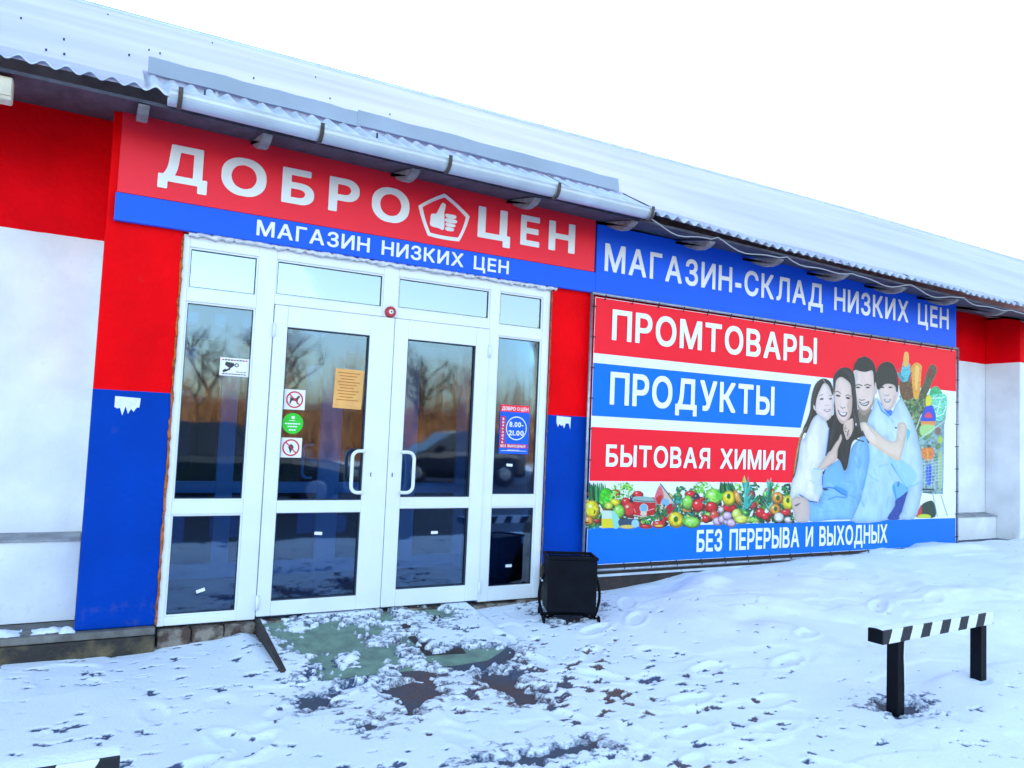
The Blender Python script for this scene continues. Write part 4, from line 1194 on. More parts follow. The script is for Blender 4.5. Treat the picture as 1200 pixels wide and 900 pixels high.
fa.poly(A([(290, 642), (242, 682), (205, 765), (165, 860)]) + Cc([(150, 90), (128, 180), (112, 300), (88, 420), (62, 480), (46, 600), (62, 640), (130, 606), (205, 645), (285, 668), (312, 600), (330, 560), (318, 480), (320, 420), (332, 378), (288, 362), (325, 312), (355, 252), (375, 130), (388, 20)]) + A([(385, 775), (362, 702), (335, 680)]), WH, .4, vol=(.20, 3.2, .14, True))
fa.poly(Cc([(230, 380), (320, 385), (320, 470), (330, 560), (300, 620), (260, 560), (240, 460)]), (.80, .88, .94), 1.8, alpha=.7)
fa.line(Cc([(250, 370), (325, 380)]), 1.2, (.6, .8, .97), .8, .8); fa.line(Cc([(130, 600), (170, 625), (215, 655), (280, 665)]), 1.3, (.12, .3, .6), .5, .9)
fa.line(A([(385, 775), (375, 860)]) + Cc([(360, 250)]), 1.2, (.25, .5, .9), .6, .7)
# hand at the girl's waist
fa.poly(Cc([(58, 640), (130, 612), (212, 660), (212, 826), (95, 832), (82, 760), (62, 700)]), (.90, .79, .74), .5, vol=(.16, 1.8, .08, False))
fa.poly(Cc([(88, 688), (138, 670), (118, 690), (95, 702)]), (.45, .42, .42), .5)
fa.line(Cc([(205, 665), (212, 750), (208, 825)]), 1.4, (.68, .76, .86), .7)
rf = random.Random(31)          # soft creases running with the cloth
for (cx0, cy0, w_, h_, dx_, dy_), dk, lt in (((1012, 560, 30, 70, 3, 9), (.46, .68, .86), (.86, .95, 1)), ((1052, 520, 30, 110, 4, 9), (.58, .76, .88), (.95, .98, 1)), ((975, 570, 50, 60, 8, 3), (.36, .60, .86), (.74, .90, 1)), ((945, 535, 26, 95, -3, 9), (.70, .78, .86), (1, 1, 1)), ((1005, 545, 12, 60, -2, 9), (.36, .60, .86), (.74, .9, 1))):
    for k in range(16):
        x_ = cx0 + rf.uniform(-.5, .5) * w_; y_ = cy0 + rf.uniform(-.5, .5) * h_; l_ = rf.uniform(.5, 1.3)
        sub_ok = fa.a[int(min(max((y_ - 414) / .3, 0), fa.ny - 1)), int(min(max((x_ - 925) / .3, 0), fa.nx - 1))]
        if sub_ok > .5: fa.line([(x_ - dx_ * l_ / 2, y_ - dy_ * l_ / 2), (x_ + rf.uniform(-.7, .7), y_), (x_ + dx_ * l_ / 2 + rf.uniform(-1, 1), y_ + dy_ * l_ / 2)], rf.uniform(.8, 1.8), dk if k % 2 else lt, 1.0, .28)
for q in ([(480, 250), (440, 330), (428, 450)], [(500, 245), (560, 290), (600, 400), (625, 600), (640, 760)], [(520, 240), (585, 300), (612, 430), (640, 640), (650, 800)], [(430, 560), (445, 680), (420, 760), (400, 860)], [(600, 640), (600, 760), (590, 880)]):
    for d_ in (-8, 0, 9): fa.line(A([(a + d_, b_) for a, b_ in q]), .45, (.36, .33, .36), .35, .55)
for q in ([(520, 60), (500, 180), (505, 300)], [(560, 60), (540, 200), (525, 350)], [(430, 20), (400, 140), (370, 230)]):
    for d_ in (-9, 0, 10): fa.line(Cc([(a + d_, b_) for a, b_ in q]), .45, (.34, .31, .36), .35, .55)
for q in ([(320, 340), (270, 430), (245, 560), (220, 680), (175, 790)], [(300, 350), (255, 440), (238, 560)]):
    for d_ in (-6, 4): fa.line(A([(a + d_, b_) for a, b_ in q]), .45, (.46, .42, .38), .35, .6)
for k in range(7): fa.line(B([(225 + k * 24, 215 + abs(k - 3) * 8), (215 + k * 27, 300), (222 + k * 27, 372)]), .45, (.33, .31, .33), .35, .5)
for k in range(7): fa.line(B([(35 + k * 24, 170), (30 + k * 25, 235)]), .45, (.32, .3, .34), .35, .5)
fa.build('printed_family', BY - .0042, bn)
# --- strip of fruit and vegetables
fr = Canvas(686, 941, 556, 622, .3)
Ee = win(680, 555, 9.23); Ff = win(800, 555, 8.571)


def fru(f, s_, cx_, cy_, rx, ry, col, mott=(.25, .35), shine=True, rot=0):
    (x_, y_), = f([(cx_, cy_)])
    fr.ell(x_ + .4, y_ + .8, rx / s_ + .5, ry / s_ + .4, (.06, .1, .06), .9, None, rot, alpha=.6)
    fr.ell(x_, y_, rx / s_, ry / s_, tuple(c_ * .6 for c_ in col), .4, None, rot)
    fr.ell(x_ - .08 * rx / s_, y_ - .12 * ry / s_, rx / s_ * .86, ry / s_ * .84, col, 1.4, mott, rot)
    fr.ell(x_ - .2 * rx / s_, y_ - .25 * ry / s_, rx / s_ * .5, ry / s_ * .48, tuple(min(1, c_ * 1.12 + .05) for c_ in col), 1.4, mott, rot, alpha=.7)
    if shine: fr.ell(x_ - .3 * rx / s_, y_ - .38 * ry / s_, rx / s_ * .22, ry / s_ * .18, (1, 1, .95), .5, alpha=.75)


def leafy(f, s_, cx_, cy_, rx, ry, cols, n, lr):
    for _ in range(n):
        a = random.uniform(0, 6.28); q = math.sqrt(random.random())
        (x_, y_), = f([(cx_ + rx * q * math.cos(a), cy_ + ry * q * math.sin(a))])
        fr.ell(x_, y_, lr * random.uniform(.5, 1.2), lr * random.uniform(.3, .8), random.choice(cols), .35, rot=random.uniform(0, 180))


def spikes(f, cx_, cy_, h, wd, n, cols):
    for i in range(n):
        u = random.uniform(0, 1); s_ = random.choice((-1, 1)); yy = cy_ + h * (u - .5)
        tip = (cx_ + s_ * wd * (.25 + .75 * u) * random.uniform(.7, 1.1), yy - h * .28)
        fr.poly(f([(cx_ - 14, yy + 24), tip, (cx_ + 14, yy + 40)]), random.choice(cols), .3, curve=False)
    for i in range(4): fr.poly(f([(cx_ - 22, cy_ + h * .3), (cx_ - 8 + 8 * i, cy_ - h * (.5 + .05 * i)), (cx_ + 22, cy_ + h * .3)]), random.choice(cols), .3, curve=False)


DG = [(.04, .35, .2), (.1, .5, .22), (.02, .22, .14), (.15, .6, .3), (.05, .42, .3)]
LG = [(.45, .85, .2), (.65, .92, .4), (.3, .75, .15), (.8, .97, .62), (.25, .6, .15)]
TE = [(.1, .55, .48), (.2, .72, .65), (.05, .35, .32), (.45, .85, .75), (.1, .45, .3)]
REDC = (.92, .1, .12); YEL = (.98, .85, .12); ORA = (.98, .6, .2); GRN = (.55, .85, .3)
for f, s_, x0, x1 in ((Ee, 9.23, 70, 1200), (Ff, 8.571, 60, 1120)):     # undergrowth of the heap
    for k in range(420):
        xx_ = random.uniform(x0, x1); yy_ = random.uniform(290, 570) if f is Ee else random.uniform(230, 490)
        (a, b_), = f([(xx_, yy_)]); fr.ell(a, b_, random.uniform(1, 3.2), random.uniform(.8, 2.4), random.choice(DG + DG + [(.5, .1, .1), (.2, .25, .2), (.7, .2, .15), (.35, .6, .2), (.05, .12, .08), (.08, .2, .1), (.75, .5, .15)]), .5, rot=random.uniform(0, 180))
for k in range(95):      # fuller heap behind the main pieces
    f, s_ = (Ee, 9.23) if k % 2 else (Ff, 8.571)
    xx_ = random.uniform(80, 1180) if f is Ee else random.uniform(20, 1080); yy_ = random.uniform(170, 520) if f is Ee else random.uniform(140, 450)
    r_ = random.uniform(26, 52)
    if k % 3 == 0: leafy(f, s_, xx_, yy_ - 40, r_ * 1.5, r_, random.choice((DG, LG, DG, TE)), 22, 1.8)
    else: fru(f, s_, xx_, yy_ + 30, r_, r_ * random.uniform(.7, 1.1), random.choice((REDC, REDC, YEL, ORA, GRN, (.5, .8, .2), (.8, .15, .2), (.35, .6, .2))))
for k in range(9): fr.poly(Ee([(95 + k * 24, 300), (85 + k * 23, 160 + (k % 3) * 20), (105 + k * 20, 92 + (k % 2) * 18), (120 + k * 20, 170), (118 + k * 22, 300)]), DG[k % 5], .35, (.4, .7))
for k in range(3): fr.line(Ee([(170 + k * 40, 300), (185 + k * 25, 100)]), .7, (.3, .75, .3))
fru(Ee, 9.23, 285, 270, 85, 115, (.22, .82, .12), (.3, .5), False); leafy(Ee, 9.23, 280, 270, 70, 100, LG[:3] + [(.2, .75, .1)], 30, 2.2)
leafy(Ee, 9.23, 470, 190, 120, 95, LG, 110, 1.5)
fru(Ee, 9.23, 625, 225, 58, 38, REDC); fru(Ee, 9.23, 495, 310, 48, 52, REDC); fru(Ee, 9.23, 565, 265, 28, 32, (.25, .2, .3))
fru(Ee, 9.23, 130, 390, 78, 100, YEL); fru(Ee, 9.23, 90, 510, 48, 50, ORA); fr.line(Ee([(150, 430), (160, 400)]), 1.2, (.25, .3, .1))
fru(Ee, 9.23, 380, 312, 55, 40, YEL); fru(Ee, 9.23, 310, 350, 48, 38, (.82, .88, .3))
fru(Ee, 9.23, 530, 390, 75, 85, (.9, .2, .18)); fru(Ee, 9.23, 420, 410, 62, 76, GRN)
fr.poly(Ee([(572, 300), (812, 300), (820, 380), (800, 455), (690, 470), (580, 450), (565, 380)]), (.84, .08, .12), .4, (.2, .5), curve=False)
fr.poly(Ee([(575, 255), (640, 245), (760, 255), (812, 285), (805, 312), (690, 310), (575, 300)]), (.62, .74, .72), .4); fr.line(Ee([(580, 285), (690, 300), (805, 300)]), .9, (.2, .35, .35))
fr.line(Ee([(580, 450), (690, 468), (800, 452)]), 1.1, (.9, .85, .8)); fr.ell(*Ee([(688, 375)])[0], 5.1, 5.6, (.9, .82, .75), .3); fr.ell(*Ee([(686, 372)])[0], 4.2, 4.6, (.5, .74, .92), .4)
fr.poly(Ee([(660, 410), (715, 412), (712, 455), (655, 450)]), (.92, .86, .75), .4); fr.line(Ee([(580, 380), (600, 420)]), 1, (1, .6, .6)); fr.line(Ee([(730, 400), (800, 380)]), .8, (1, .8, .8))
fr.poly(Ee([(868, 112), (900, 150), (1035, 335), (1020, 380), (960, 455), (900, 440), (830, 350), (798, 270)]), (.88, .78, .68), .4, curve=False)
fr.poly(Ee([(860, 130), (905, 240), (870, 310), (805, 270)]), (.9, .4, .45), .6, (.4, .8)); fr.poly(Ee([(960, 330), (1030, 345), (965, 440), (905, 420)]), (.78, .06, .12), .5); fr.poly(Ee([(820, 270), (880, 230), (870, 320), (840, 330)]), (.85, .12, .15), .5)
fr.line(Ee([(868, 112), (960, 230), (1040, 345)]), 1.3, (.2, .28, .55)); fr.line(Ee([(798, 270), (850, 370), (930, 445)]), .9, (.55, .45, .35)); fr.ell(*Ee([(920, 312)])[0], 4.6, 4.6, (.5, .74, .92), .4)
leafy(Ee, 9.23, 870, 420, 70, 90, DG, 45, 1.7); leafy(Ee, 9.23, 1060, 320, 60, 90, TE, 40, 1.6)
fr.poly(Ee([(232, 400), (340, 400), (360, 480), (360, 588), (232, 590)]), (.85, .93, .88), .4, curve=False); fr.poly(Ee([(232, 490), (362, 488), (362, 588), (230, 590)]), (.98, .88, .1), .4, curve=False)
fr.poly(Ee([(345, 400), (420, 480), (440, 560), (365, 590)]), (.6, .9, .82), .5); fr.poly(Ee([(420, 500), (600, 490), (640, 520), (600, 590), (450, 590)]), (.2, .3, .42), .6); fr.ell(*Ee([(510, 575)])[0], 9, 2.2, (.95, .82, .4), .4); fr.ell(*Ee([(595, 540)])[0], 4.5, 5, (.65, .85, .92), .6)
leafy(Ee, 9.23, 740, 510, 110, 50, DG + LG[:2], 70, 1.5)
fru(Ee, 9.23, 710, 572, 75, 20, (.9, .15, .15)); fru(Ee, 9.23, 850, 550, 70, 40, (.9, .22, .15)); fr.ell(*Ee([(850, 565)])[0], 5, 1.2, (.95, .85, .3), .4)
fru(Ee, 9.23, 1038, 500, 85, 85, YEL); fr.ell(*Ee([(1035, 495)])[0], 2.6, 3.4, (.3, .4, .1), .6)
fru(Ee, 9.23, 1200, 525, 95, 60, (.5, .85, .3)); leafy(Ee, 9.23, 130, 575, 80, 22, DG + TE, 30, 1.5)
# right half
leafy(Ff, 8.571, 205, 150, 95, 65, LG, 80, 1.6); fru(Ff, 8.571, 80, 210, 52, 38, REDC); fru(Ff, 8.571, 140, 240, 32, 42, (.22, .18, .28)); fru(Ff, 8.571, 52, 290, 54, 72, GRN); fru(Ff, 8.571, 155, 320, 60, 65, REDC)
fru(Ff, 8.571, 310, 235, 85, 85, (.6, .88, .32), (.3, .6)); leafy(Ff, 8.571, 370, 200, 40, 60, [(.25, .75, .15), (.35, .85, .2)], 20, 2)
for k in range(7): fr.poly(Ff([(375 + k * 24, 190), (372 + k * 20, 130), (385 + k * 18, 80 + (k % 2) * 10), (402 + k * 19, 130), (400 + k * 24, 190)]), DG[k % 5], .35, (.4, .7))
leafy(Ff, 8.571, 250, 290, 45, 40, TE, 25, 1.6)
fru(Ff, 8.571, 290, 335, 58, 52, REDC); fru(Ff, 8.571, 470, 340, 72, 48, REDC); fru(Ff, 8.571, 465, 248, 68, 76, YEL); fr.ell(*Ff([(462, 228)])[0], 2.2, 3, (.2, .4, .1), .5); fru(Ff, 8.571, 550, 240, 30, 80, ORA, rot=-20)
fru(Ff, 8.571, 320, 420, 48, 50, (.92, .3, .25)); fru(Ff, 8.571, 235, 455, 35, 40, REDC); fru(Ff, 8.571, 385, 365, 30, 34, (.85, .75, .75))
spikes(Ff, 635, 250, 300, 130, 34, TE); spikes(Ff, 870, 220, 250, 80, 26, TE)
fr.poly(Ff([(600, 90), (622, 10), (640, 90)]), (.95, .8, .2), .4, curve=False)
for cx_, cy_ in ((350, 480), (405, 460), (455, 480), (450, 425), (490, 495)): fru(Ff, 8.571, cx_, cy_, 48, 40, (.88, .72, .84), (.15, .4))
fru(Ff, 8.571, 545, 410, 50, 55, (.85, .92, .4)); fru(Ff, 8.571, 590, 460, 75, 42, (.9, .92, .35)); fru(Ff, 8.571, 95, 490, 82, 55, (.6, .9, .35)); leafy(Ff, 8.571, 700, 470, 50, 25, LG + [(.8, .8, .3)], 25, 1.5)
fru(Ff, 8.571, 780, 395, 45, 50, REDC); fru(Ff, 8.571, 830, 430, 40, 35, REDC); fru(Ff, 8.571, 955, 245, 58, 62, ORA); fr.ell(*Ff([(958, 245)])[0], 2.2, 3, (.2, .4, .1), .5); fru(Ff, 8.571, 930, 360, 55, 55, ORA); fr.ell(*Ff([(935, 355)])[0], 2, 2.8, (.2, .4, .1), .5)
leafy(Ff, 8.571, 1040, 170, 50, 60, DG, 35, 1.8); fru(Ff, 8.571, 1060, 295, 56, 75, YEL); fr.ell(*Ff([(1058, 270)])[0], 2, 3, (.2, .4, .1), .5); fru(Ff, 8.571, 1040, 390, 52, 32, REDC)
fru(Ff, 8.571, 970, 440, 50, 48, (.92, .88, .88)); fru(Ff, 8.571, 1065, 465, 42, 30, (.9, .82, .84)); leafy(Ff, 8.571, 1105, 430, 25, 35, DG, 15, 1.5)
fo = fr.build('printed_groceries', BY - .003, bn)

# ------------------------------------------------------------------ cable under the eaves
mb = MB(); pts = []
hooks = [3.98] + [q for q in RAFT if q > 4]
for a, b_ in zip(hooks[:-1], hooks[1:]):
    for i in range(10):
        u = i / 10; xq = a + (b_ - a) * u
        sag = .045 * 4 * u * (1 - u) + (.015 * math.sin(a * 9 + u * 9))
        pts.append((xq, OV + .0 + .06 * u * (1 - u), interp(xq, EAVE) - .075 - sag))
mb.tube(pts, .0055, 6)
tag(mb.build('cable', m_cable, None, smooth=True), 'thin white cable looping along the eaves above the long blue sign', 'cable')
# pale box under the eave at the left edge
jb = empty('junction_box', (-.55, -.42, 3.31)); tag(jb, 'small cream box tucked under the eave at the left edge', 'box')
m_cream = mat('cream_plastic', (0.62, 0.56, 0.45), .5, var=.15, vscale=12)
mb = MB(); mb.box(-.09, .07, -.05, .05, -.085, .05, b=.012); mb.build('body', m_cream, jb)
mb = MB(); mb.box(-.085, .065, -.056, -.051, -.06, .04, b=.002); mb.build('lid', m_cream, jb)

# red siren above the doors
c0 = P(458, 365.5, -.01)
si = empty('alarm_button', (c0.x, FY0 - .012, c0.z)); tag(si, 'small round red alarm light on the white frame between the door tops', 'alarm')
m_redp = mat('red_plastic', (0.42, 0.006, 0.02), .3)
mb = MB(); mb.tube([(0, .012, 0), (0, -.012, 0), (0, -.02, 0)], [.042, .042, .034], 24); mb.build('housing', m_redp, si)
mb = MB(); mb.tube([(0, -.020, 0), (0, -.026, 0)], [.018, .014], 16); mb.build('lens', m_letter, si)
mb = MB(); mb.tube([(0, -.026, 0), (0, -.03, 0)], [.007, .005], 10); mb.build('centre', m_seal, si)


# ------------------------------------------------------------------ stickers and notices
def rect(x0, x1, z0, z1, y, m, name, parent=None, th=.0012):
    mb = MB(); mb.box(x0, x1, y - th, y, z0, z1); return mb.build(name, m, parent)


def disc(cx_, cz_, r, y, m, name, parent, th=.0008, n=28, r2=None):
    mb = MB()
    if r2 is None:
        mb.prism_xz([(cx_ + r * math.cos(2 * math.pi * k / n), cz_ + r * math.sin(2 * math.pi * k / n)) for k in range(n)], y - th, y)
    else:
        o = [(cx_ + r * math.cos(2 * math.pi * k / n), cz_ + r * math.sin(2 * math.pi * k / n)) for k in range(n)]
        i = [(cx_ + r2 * math.cos(2 * math.pi * k / n), cz_ + r2 * math.sin(2 * math.pi * k / n)) for k in range(n)]
        mb.add([(a, y - th, b_) for a, b_ in o] + [(a, y - th, b_) for a, b_ in i], [(k, (k + 1) % n, n + (k + 1) % n, n + k) for k in range(n)])
    return mb.build(name, m, parent)


def bar(p, q, wd, y, m, name, parent, th=.0008):
    p = Vector((p[0], 0, p[1])); q = Vector((q[0], 0, q[1])); d = (q - p).normalized(); nn = Vector((-d.z, 0, d.x)) * wd / 2
    mb = MB(); mb.prism_xz([((a).x, (a).z) for a in (p - nn, q - nn, q + nn, p + nn)], y - th, y); return mb.build(name, m, parent)


m_stw = mat('sticker_white', (0.82, 0.80, 0.84), .4, var=.03)
m_stred = mat('sticker_red', (0.6, 0.005, 0.03), .4)
m_stdk = mat('sticker_dark', (0.02, 0.03, 0.04), .5)
m_stgreen = mat('sticker_green', (0.01, 0.55, 0.02), .4, var=.05)
m_orange = mat('orange_paper', (0.80, 0.40, 0.12), .7, var=.12, vscale=8)
m_orangeink = mat('brown_ink', (0.5, 0.16, 0.02), .7)
GYd = .0255      # just in front of the door panes


def ban_sticker(x0, x1, z0, z1, label, kind):
    t_ = empty('prohibition_sticker', ((x0 + x1) / 2, GYd, (z0 + z1) / 2)); tag(t_, label, 'sticker')
    w_ = (x1 - x0) / 2; h_ = (z1 - z0) / 2
    rect(-w_, w_, -h_, h_, 0, m_stw, 'backing', t_)
    disc(0, 0, .060, -.0016, m_stred, 'ring', t_, r2=.050)
    q = {'dog': [(-.036, -.03), (-.03, .006), (-.036, .018), (-.028, .016), (-.012, .01), (.012, .012), (.02, .026), (.03, .030), (.04, .022), (.03, .014), (.022, -.004), (.024, -.03), (.017, -.03), (.012, -.008), (-.018, -.008), (-.028, -.03)],
         'cone': [(-.004, -.042), (-.012, -.012), (-.02, .004), (-.01, .02), (.002, .026), (.012, .016), (.02, 0), (.008, -.014)]}[kind]
    mb = MB(); mb.prism_xz([(a, b_) for a, b_ in q][::-1], -.0026, -.0018); mb.build('symbol', m_stdk, t_)
    bar((-.038, .038), (.038, -.038), .008, -.003, m_stred, 'stroke', t_)
    if kind == 'dog': disc(.002, .0, .010, -.0032, m_stred, 'spot', t_)


ban_sticker(1.217, 1.365, 1.600, 1.743, 'white no-dogs sticker with red ring, topmost of three on the left door', 'dog')
ban_sticker(1.209, 1.361, 1.261, 1.401, 'white no-food sticker with red ring, lowest of three on the left door', 'cone')
gs = empty('round_sticker', (1.288, GYd, 1.502)); tag(gs, 'round bright green sticker with white print between the two prohibition stickers', 'sticker')
disc(0, 0, .074, 0, m_stgreen, 'disc', gs)
disc(0, .042, .012, -.001, m_stw, 'mark', gs, th=.001)
for z, w_, n in ((.020, .05, 1), (-.002, .11, 6), (-.022, .07, 4), (-.046, .05, 3)):
    for k in range(n):
        a = -w_ / 2 + w_ * k / n
        rect(a, a + w_ / n * .8, z - (.0045 if n != 1 else .002), z + (.0045 if n != 1 else .002), -.001, m_stw, 'print_line', gs, th=.001)
GYw = .0375      # just in front of the window panes
cc = empty('camera_notice', (.874, GYw, 1.871)); tag(cc, 'white video surveillance notice with a camera symbol on the left side window', 'sticker')
rect(-.097, .097, -.062, .062, 0, m_stw, 'backing', cc)
mb = MB(); mb.prism_xz([(-.065, .012), (-.06, .034), (-.01, .028), (.0, .016), (-.012, .002), (-.03, -.012)][::-1], -.0024, -.0014); mb.build('camera_symbol', m_stdk, cc)
bar((-.06, -.03), (-.03, -.012), .012, -.0014, m_stdk, 'camera_symbol', cc); bar((-.075, -.036), (-.055, -.02), .016, -.0014, m_stdk, 'camera_symbol', cc)
disc(.012, .014, .014, -.0014, m_stdk, 'lens_symbol', cc, r2=.008)
for k in range(9): rect(-.085 + k * .019, -.071 + k * .019, .043, .051, -.0014, m_stdk if k % 4 else m_stred, 'print_line', cc, th=.001)
for k in range(8): rect(-.08 + k * .02, -.064 + k * .02, -.052, -.046, -.0014, m_stdk, 'print_line', cc, th=.001)
for k in range(3): rect(.01 + k * .024, .03 + k * .024, -.034, -.030, -.0014, m_stdk, 'print_line', cc, th=.001)
on = empty('paper_notice', (1.678, GYd, 1.775)); tag(on, 'sheet of orange paper with lines of text taped to the left door glass', 'notice')
on.rotation_euler = (0, R(1.5), 0)
rect(-.108, .108, -.148, .142, 0, m_orange, 'sheet', on)
for k in range(10): rect(-.085 + .01 * (k % 3), .08 - .02 * (k * 7 % 3), .11 - k * .022, .116 - k * .022, -.0014, m_orangeink, 'print_line', on, th=.001)
# opening hours
oh = empty('opening_hours_poster', (3.097, GYw, 1.531)); tag(oh, 'blue and red opening hours poster on the right side window', 'poster')
rect(-.138, .138, -.2, .2, 0, m_signblue, 'sheet', oh)
rect(-.1375, .1375, .143, .1995, -.0014, m_signred, 'red_header', oh)
rect(-.13, -.088, -.125, .105, -.0014, m_stred, 'red_side', oh)
rect(-.137, .125, -.153, -.120, -.0016, m_stred, 'red_footer', oh)
disc(.018, .01, .098, -.0014, m_stw, 'ring', oh, r2=.090)


def loc_line(text, x0, x1, z0, z1, y, m, parent, bold): put_line(text, x0, x1, z0, z1, y, m, parent, bold, .0005, .1)


loc_line('ДОБРО', -.125, .002, .155, .185, -.0032, m_stw, oh, .03)
disc(.028, .17, .014, -.0028, m_stw, 'mark', oh, r2=.009)
loc_line('ЦЕН', .052, .125, .155, .185, -.0032, m_stw, oh, .03)
loc_line('8.00-', -.05, .082, .02, .062, -.0032, m_stw, oh, .03)
loc_line('21.00', -.055, .088, -.05, -.008, -.0032, m_stw, oh, .03)
loc_line('БЕЗ ВЫХОДНЫХ', -.125, .112, -.147, -.126, -.0034, m_stw, oh, .03)
for i, ch in enumerate('РАБОТАЕМ'):
    o = put_letter(ch, 0, .018, 0, .018, -.0032, m_stw, oh, .03, .0005); o.rotation_euler = (0, -math.pi / 2, 0); o.location = (-.10, -.0032, -.115 + i * .027)
rect(-.12, .12, -.178, -.174, -.0014, m_stw, 'print_line', oh); rect(-.06, .05, -.172, -.168, -.0014, m_stw, 'print_line', oh)
# little white tags on the panes
for (px_, py_), y, ang, lab in (((235, 692), GYw, -18, 'tilted white tape strip low on the left side window'), ((373, 625), GYd, 4, 'small white tag near the top of the left door lower pane'),
                           ((509, 624), GYd, 0, 'small white tag near the top of the right door lower pane'), ((596, 663), GYw, 0, 'small white tag in the lower pane of the right side window'),
                           ((597, 545), GYw, 3, 'small pale tag just below the opening hours poster')):
    q = P(px_, py_, y); o = rect(-.028, .028, -.011, .011, 0, m_stw, 'tape_piece'); o.location = (q.x, y, q.z); o.rotation_euler = (0, R(ang), 0)
    tag(o, lab, 'tape', 'tape pieces on the door glass')
# torn remains of posters on the painted pilasters
for (x0, x1, zt, zb), lab in (((.157, .30, 1.628, 1.50), 'torn white paper remnant with ragged strips on the left pilaster'), ((3.48, 3.62, 1.662, 1.54), 'torn white paper remnant on the narrow wall right of the doors')):
    mb = MB(); n = 9; lo = []
    for k in range(n + 1):
        u = k / n; lo.append((x0 + (x1 - x0) * u, zb + (zt - zb) * (random.uniform(.0, .55) if k % 2 else random.uniform(.35, .6))))
    mb.prism_xz(lo + [(x1 + .004, zt - .006), (x0, zt)], -.0018, -.0004)
    tag(mb.build('torn_paper', mat('old_paper', (0.72, 0.75, 0.8), .8, var=.08, vscale=30), None), lab, 'paper')

# ------------------------------------------------------------------ ramp, plate
m_green = mat('green_painted_concrete', (0.20, 0.30, 0.22), .75, col2=(0.14, 0.2, 0.16), thresh=(.4, .65), vscale=10, bump=.4, bscale=45)
rp = empty('ramp', (0, 0, 0)); tag(rp, 'green painted concrete ramp in front of the doors, half covered by snow', 'ramp')
mb = MB(); vs_ = []; n = 10
for i in range(n + 1):
    yq = -.022 + (RY1 + .022) * i / n; zq = float(ramp_z(0, np.array(yq)))
    dx = .012 * math.sin(i * 1.7)
    vs_ += [(RX0 + dx, yq, zq), (RX1 + dx, yq, zq), (RX1 + dx, yq, zq - .06), (RX0 + dx, yq, zq - .06)]
fs_ = [(i * 4 + q, i * 4 + (q + 1) % 4, i * 4 + 4 + (q + 1) % 4, i * 4 + 4 + q) for i in range(n) for q in range(4)] + [(0, 1, 2, 3), (n * 4 + 3, n * 4 + 2, n * 4 + 1, n * 4)]
mb.add(vs_, fs_); mb.build('slab', m_green, rp)
mb = MB(); mb.add([(RX0 - .022, -.03, .165), (RX0 + .004, -.03, .165), (RX0 + .002, RY1 + .15, .055), (RX0 - .03, RY1 + .15, .055), (RX0 - .022, -.03, .05), (RX0 + .004, -.03, .05), (RX0 + .002, RY1 + .15, -.02), (RX0 - .03, RY1 + .15, -.02)], [(0, 1, 2, 3), (4, 7, 6, 5), (0, 4, 5, 1), (3, 2, 6, 7), (0, 3, 7, 4), (1, 5, 6, 2)])
mb.build('side_edging', m_brownplinth, rp)
pl = empty('metal_plate', (2.0, -.1, .0)); tag(pl, 'dark steel sheet lying on the ramp below the right door', 'plate')
q = [G(458, 727, .115), G(500, 762, .075), G(546, 757, .085), G(515, 722, .115)]
q = [Vector((p.x, p.y, float(ramp_z(0, np.array(p.y))) + .006)) - Vector((2.0, -.1, 0)) for p in q]
mb = MB(); mb.add([tuple(p) for p in q] + [tuple(p - Vector((0, 0, .02))) for p in q], [(0, 1, 2, 3), (7, 6, 5, 4)] + [(i, 4 + i, 4 + (i + 1) % 4, (i + 1) % 4) for i in range(4)])
mb.build('sheet', m_brownplinth, pl)

# ------------------------------------------------------------------ litter bin
lb = empty('litter_bin', (3.31, -.54, .10), R(-24)); tag(lb, 'black square steel litter bin on scrolled legs right of the doors', 'litter bin')
W_, D_, H0, H1 = .185, .14, .085, .49
mb = MB(); mb.box(-W_, W_, -D_, D_, H0, H1 - .02, b=.008); mb.build('box', m_black, lb)
mb = MB()
for q in ((-W_ - .006, W_ + .006, -D_ - .006, -D_ + .012), (-W_ - .006, W_ + .006, D_ - .012, D_ + .006), (-W_ - .006, -W_ + .012, -D_ + .013, D_ - .013), (W_ - .012, W_ + .006, -D_ + .013, D_ - .013)):
    mb.box(q[0], q[1], q[2], q[3], H1 - .018, H1 + .004, b=.003)
mb.build('rim', m_black, lb)
for sx in (-1, 1):
    pts = []
    for a in range(0, 180, 10):     # hoop leg seen at the side of the box
        pts.append((sx * (W_ + .012 + .035 * math.sin(R(a))), -.02, .35 - .32 * (a / 180)))
    pts += [(sx * (W_ - .02), -.02, .022), (sx * (W_ - .07), -.02, .045)]
    mb = MB(); mb.tube(pts, .011, 8); mb.build('hoop_leg', m_black, lb, smooth=True)
    for sy in (-1, 1):
        sp = []
        for a in range(0, 420, 20):
            r_ = .034 * (1 - a / 600)
            sp.append((sx * (W_ + .02), sy * (D_ + .02) + sy * r_ * math.sin(R(a)) - sy * .02, .012 + r_ - r_ * math.cos(R(a))))
        sp = [(sx * (W_ + .015), 0, .03)] + sp
        mb = MB(); mb.tube(sp, .009, 7); mb.build('scroll_foot', m_black, lb, smooth=True)
mb = MB(); mb.tube([(-W_ - .01, -.02, .05), (W_ + .01, -.02, .05)], .01, 8); mb.build('crossbar', m_black, lb, smooth=True)
mb = MB(); mb.tube([(-W_ - .03, -.05, .30), (-W_ - .03, .05, .30)], .008, 8); mb.build('pivot', m_zinc, lb, smooth=True)


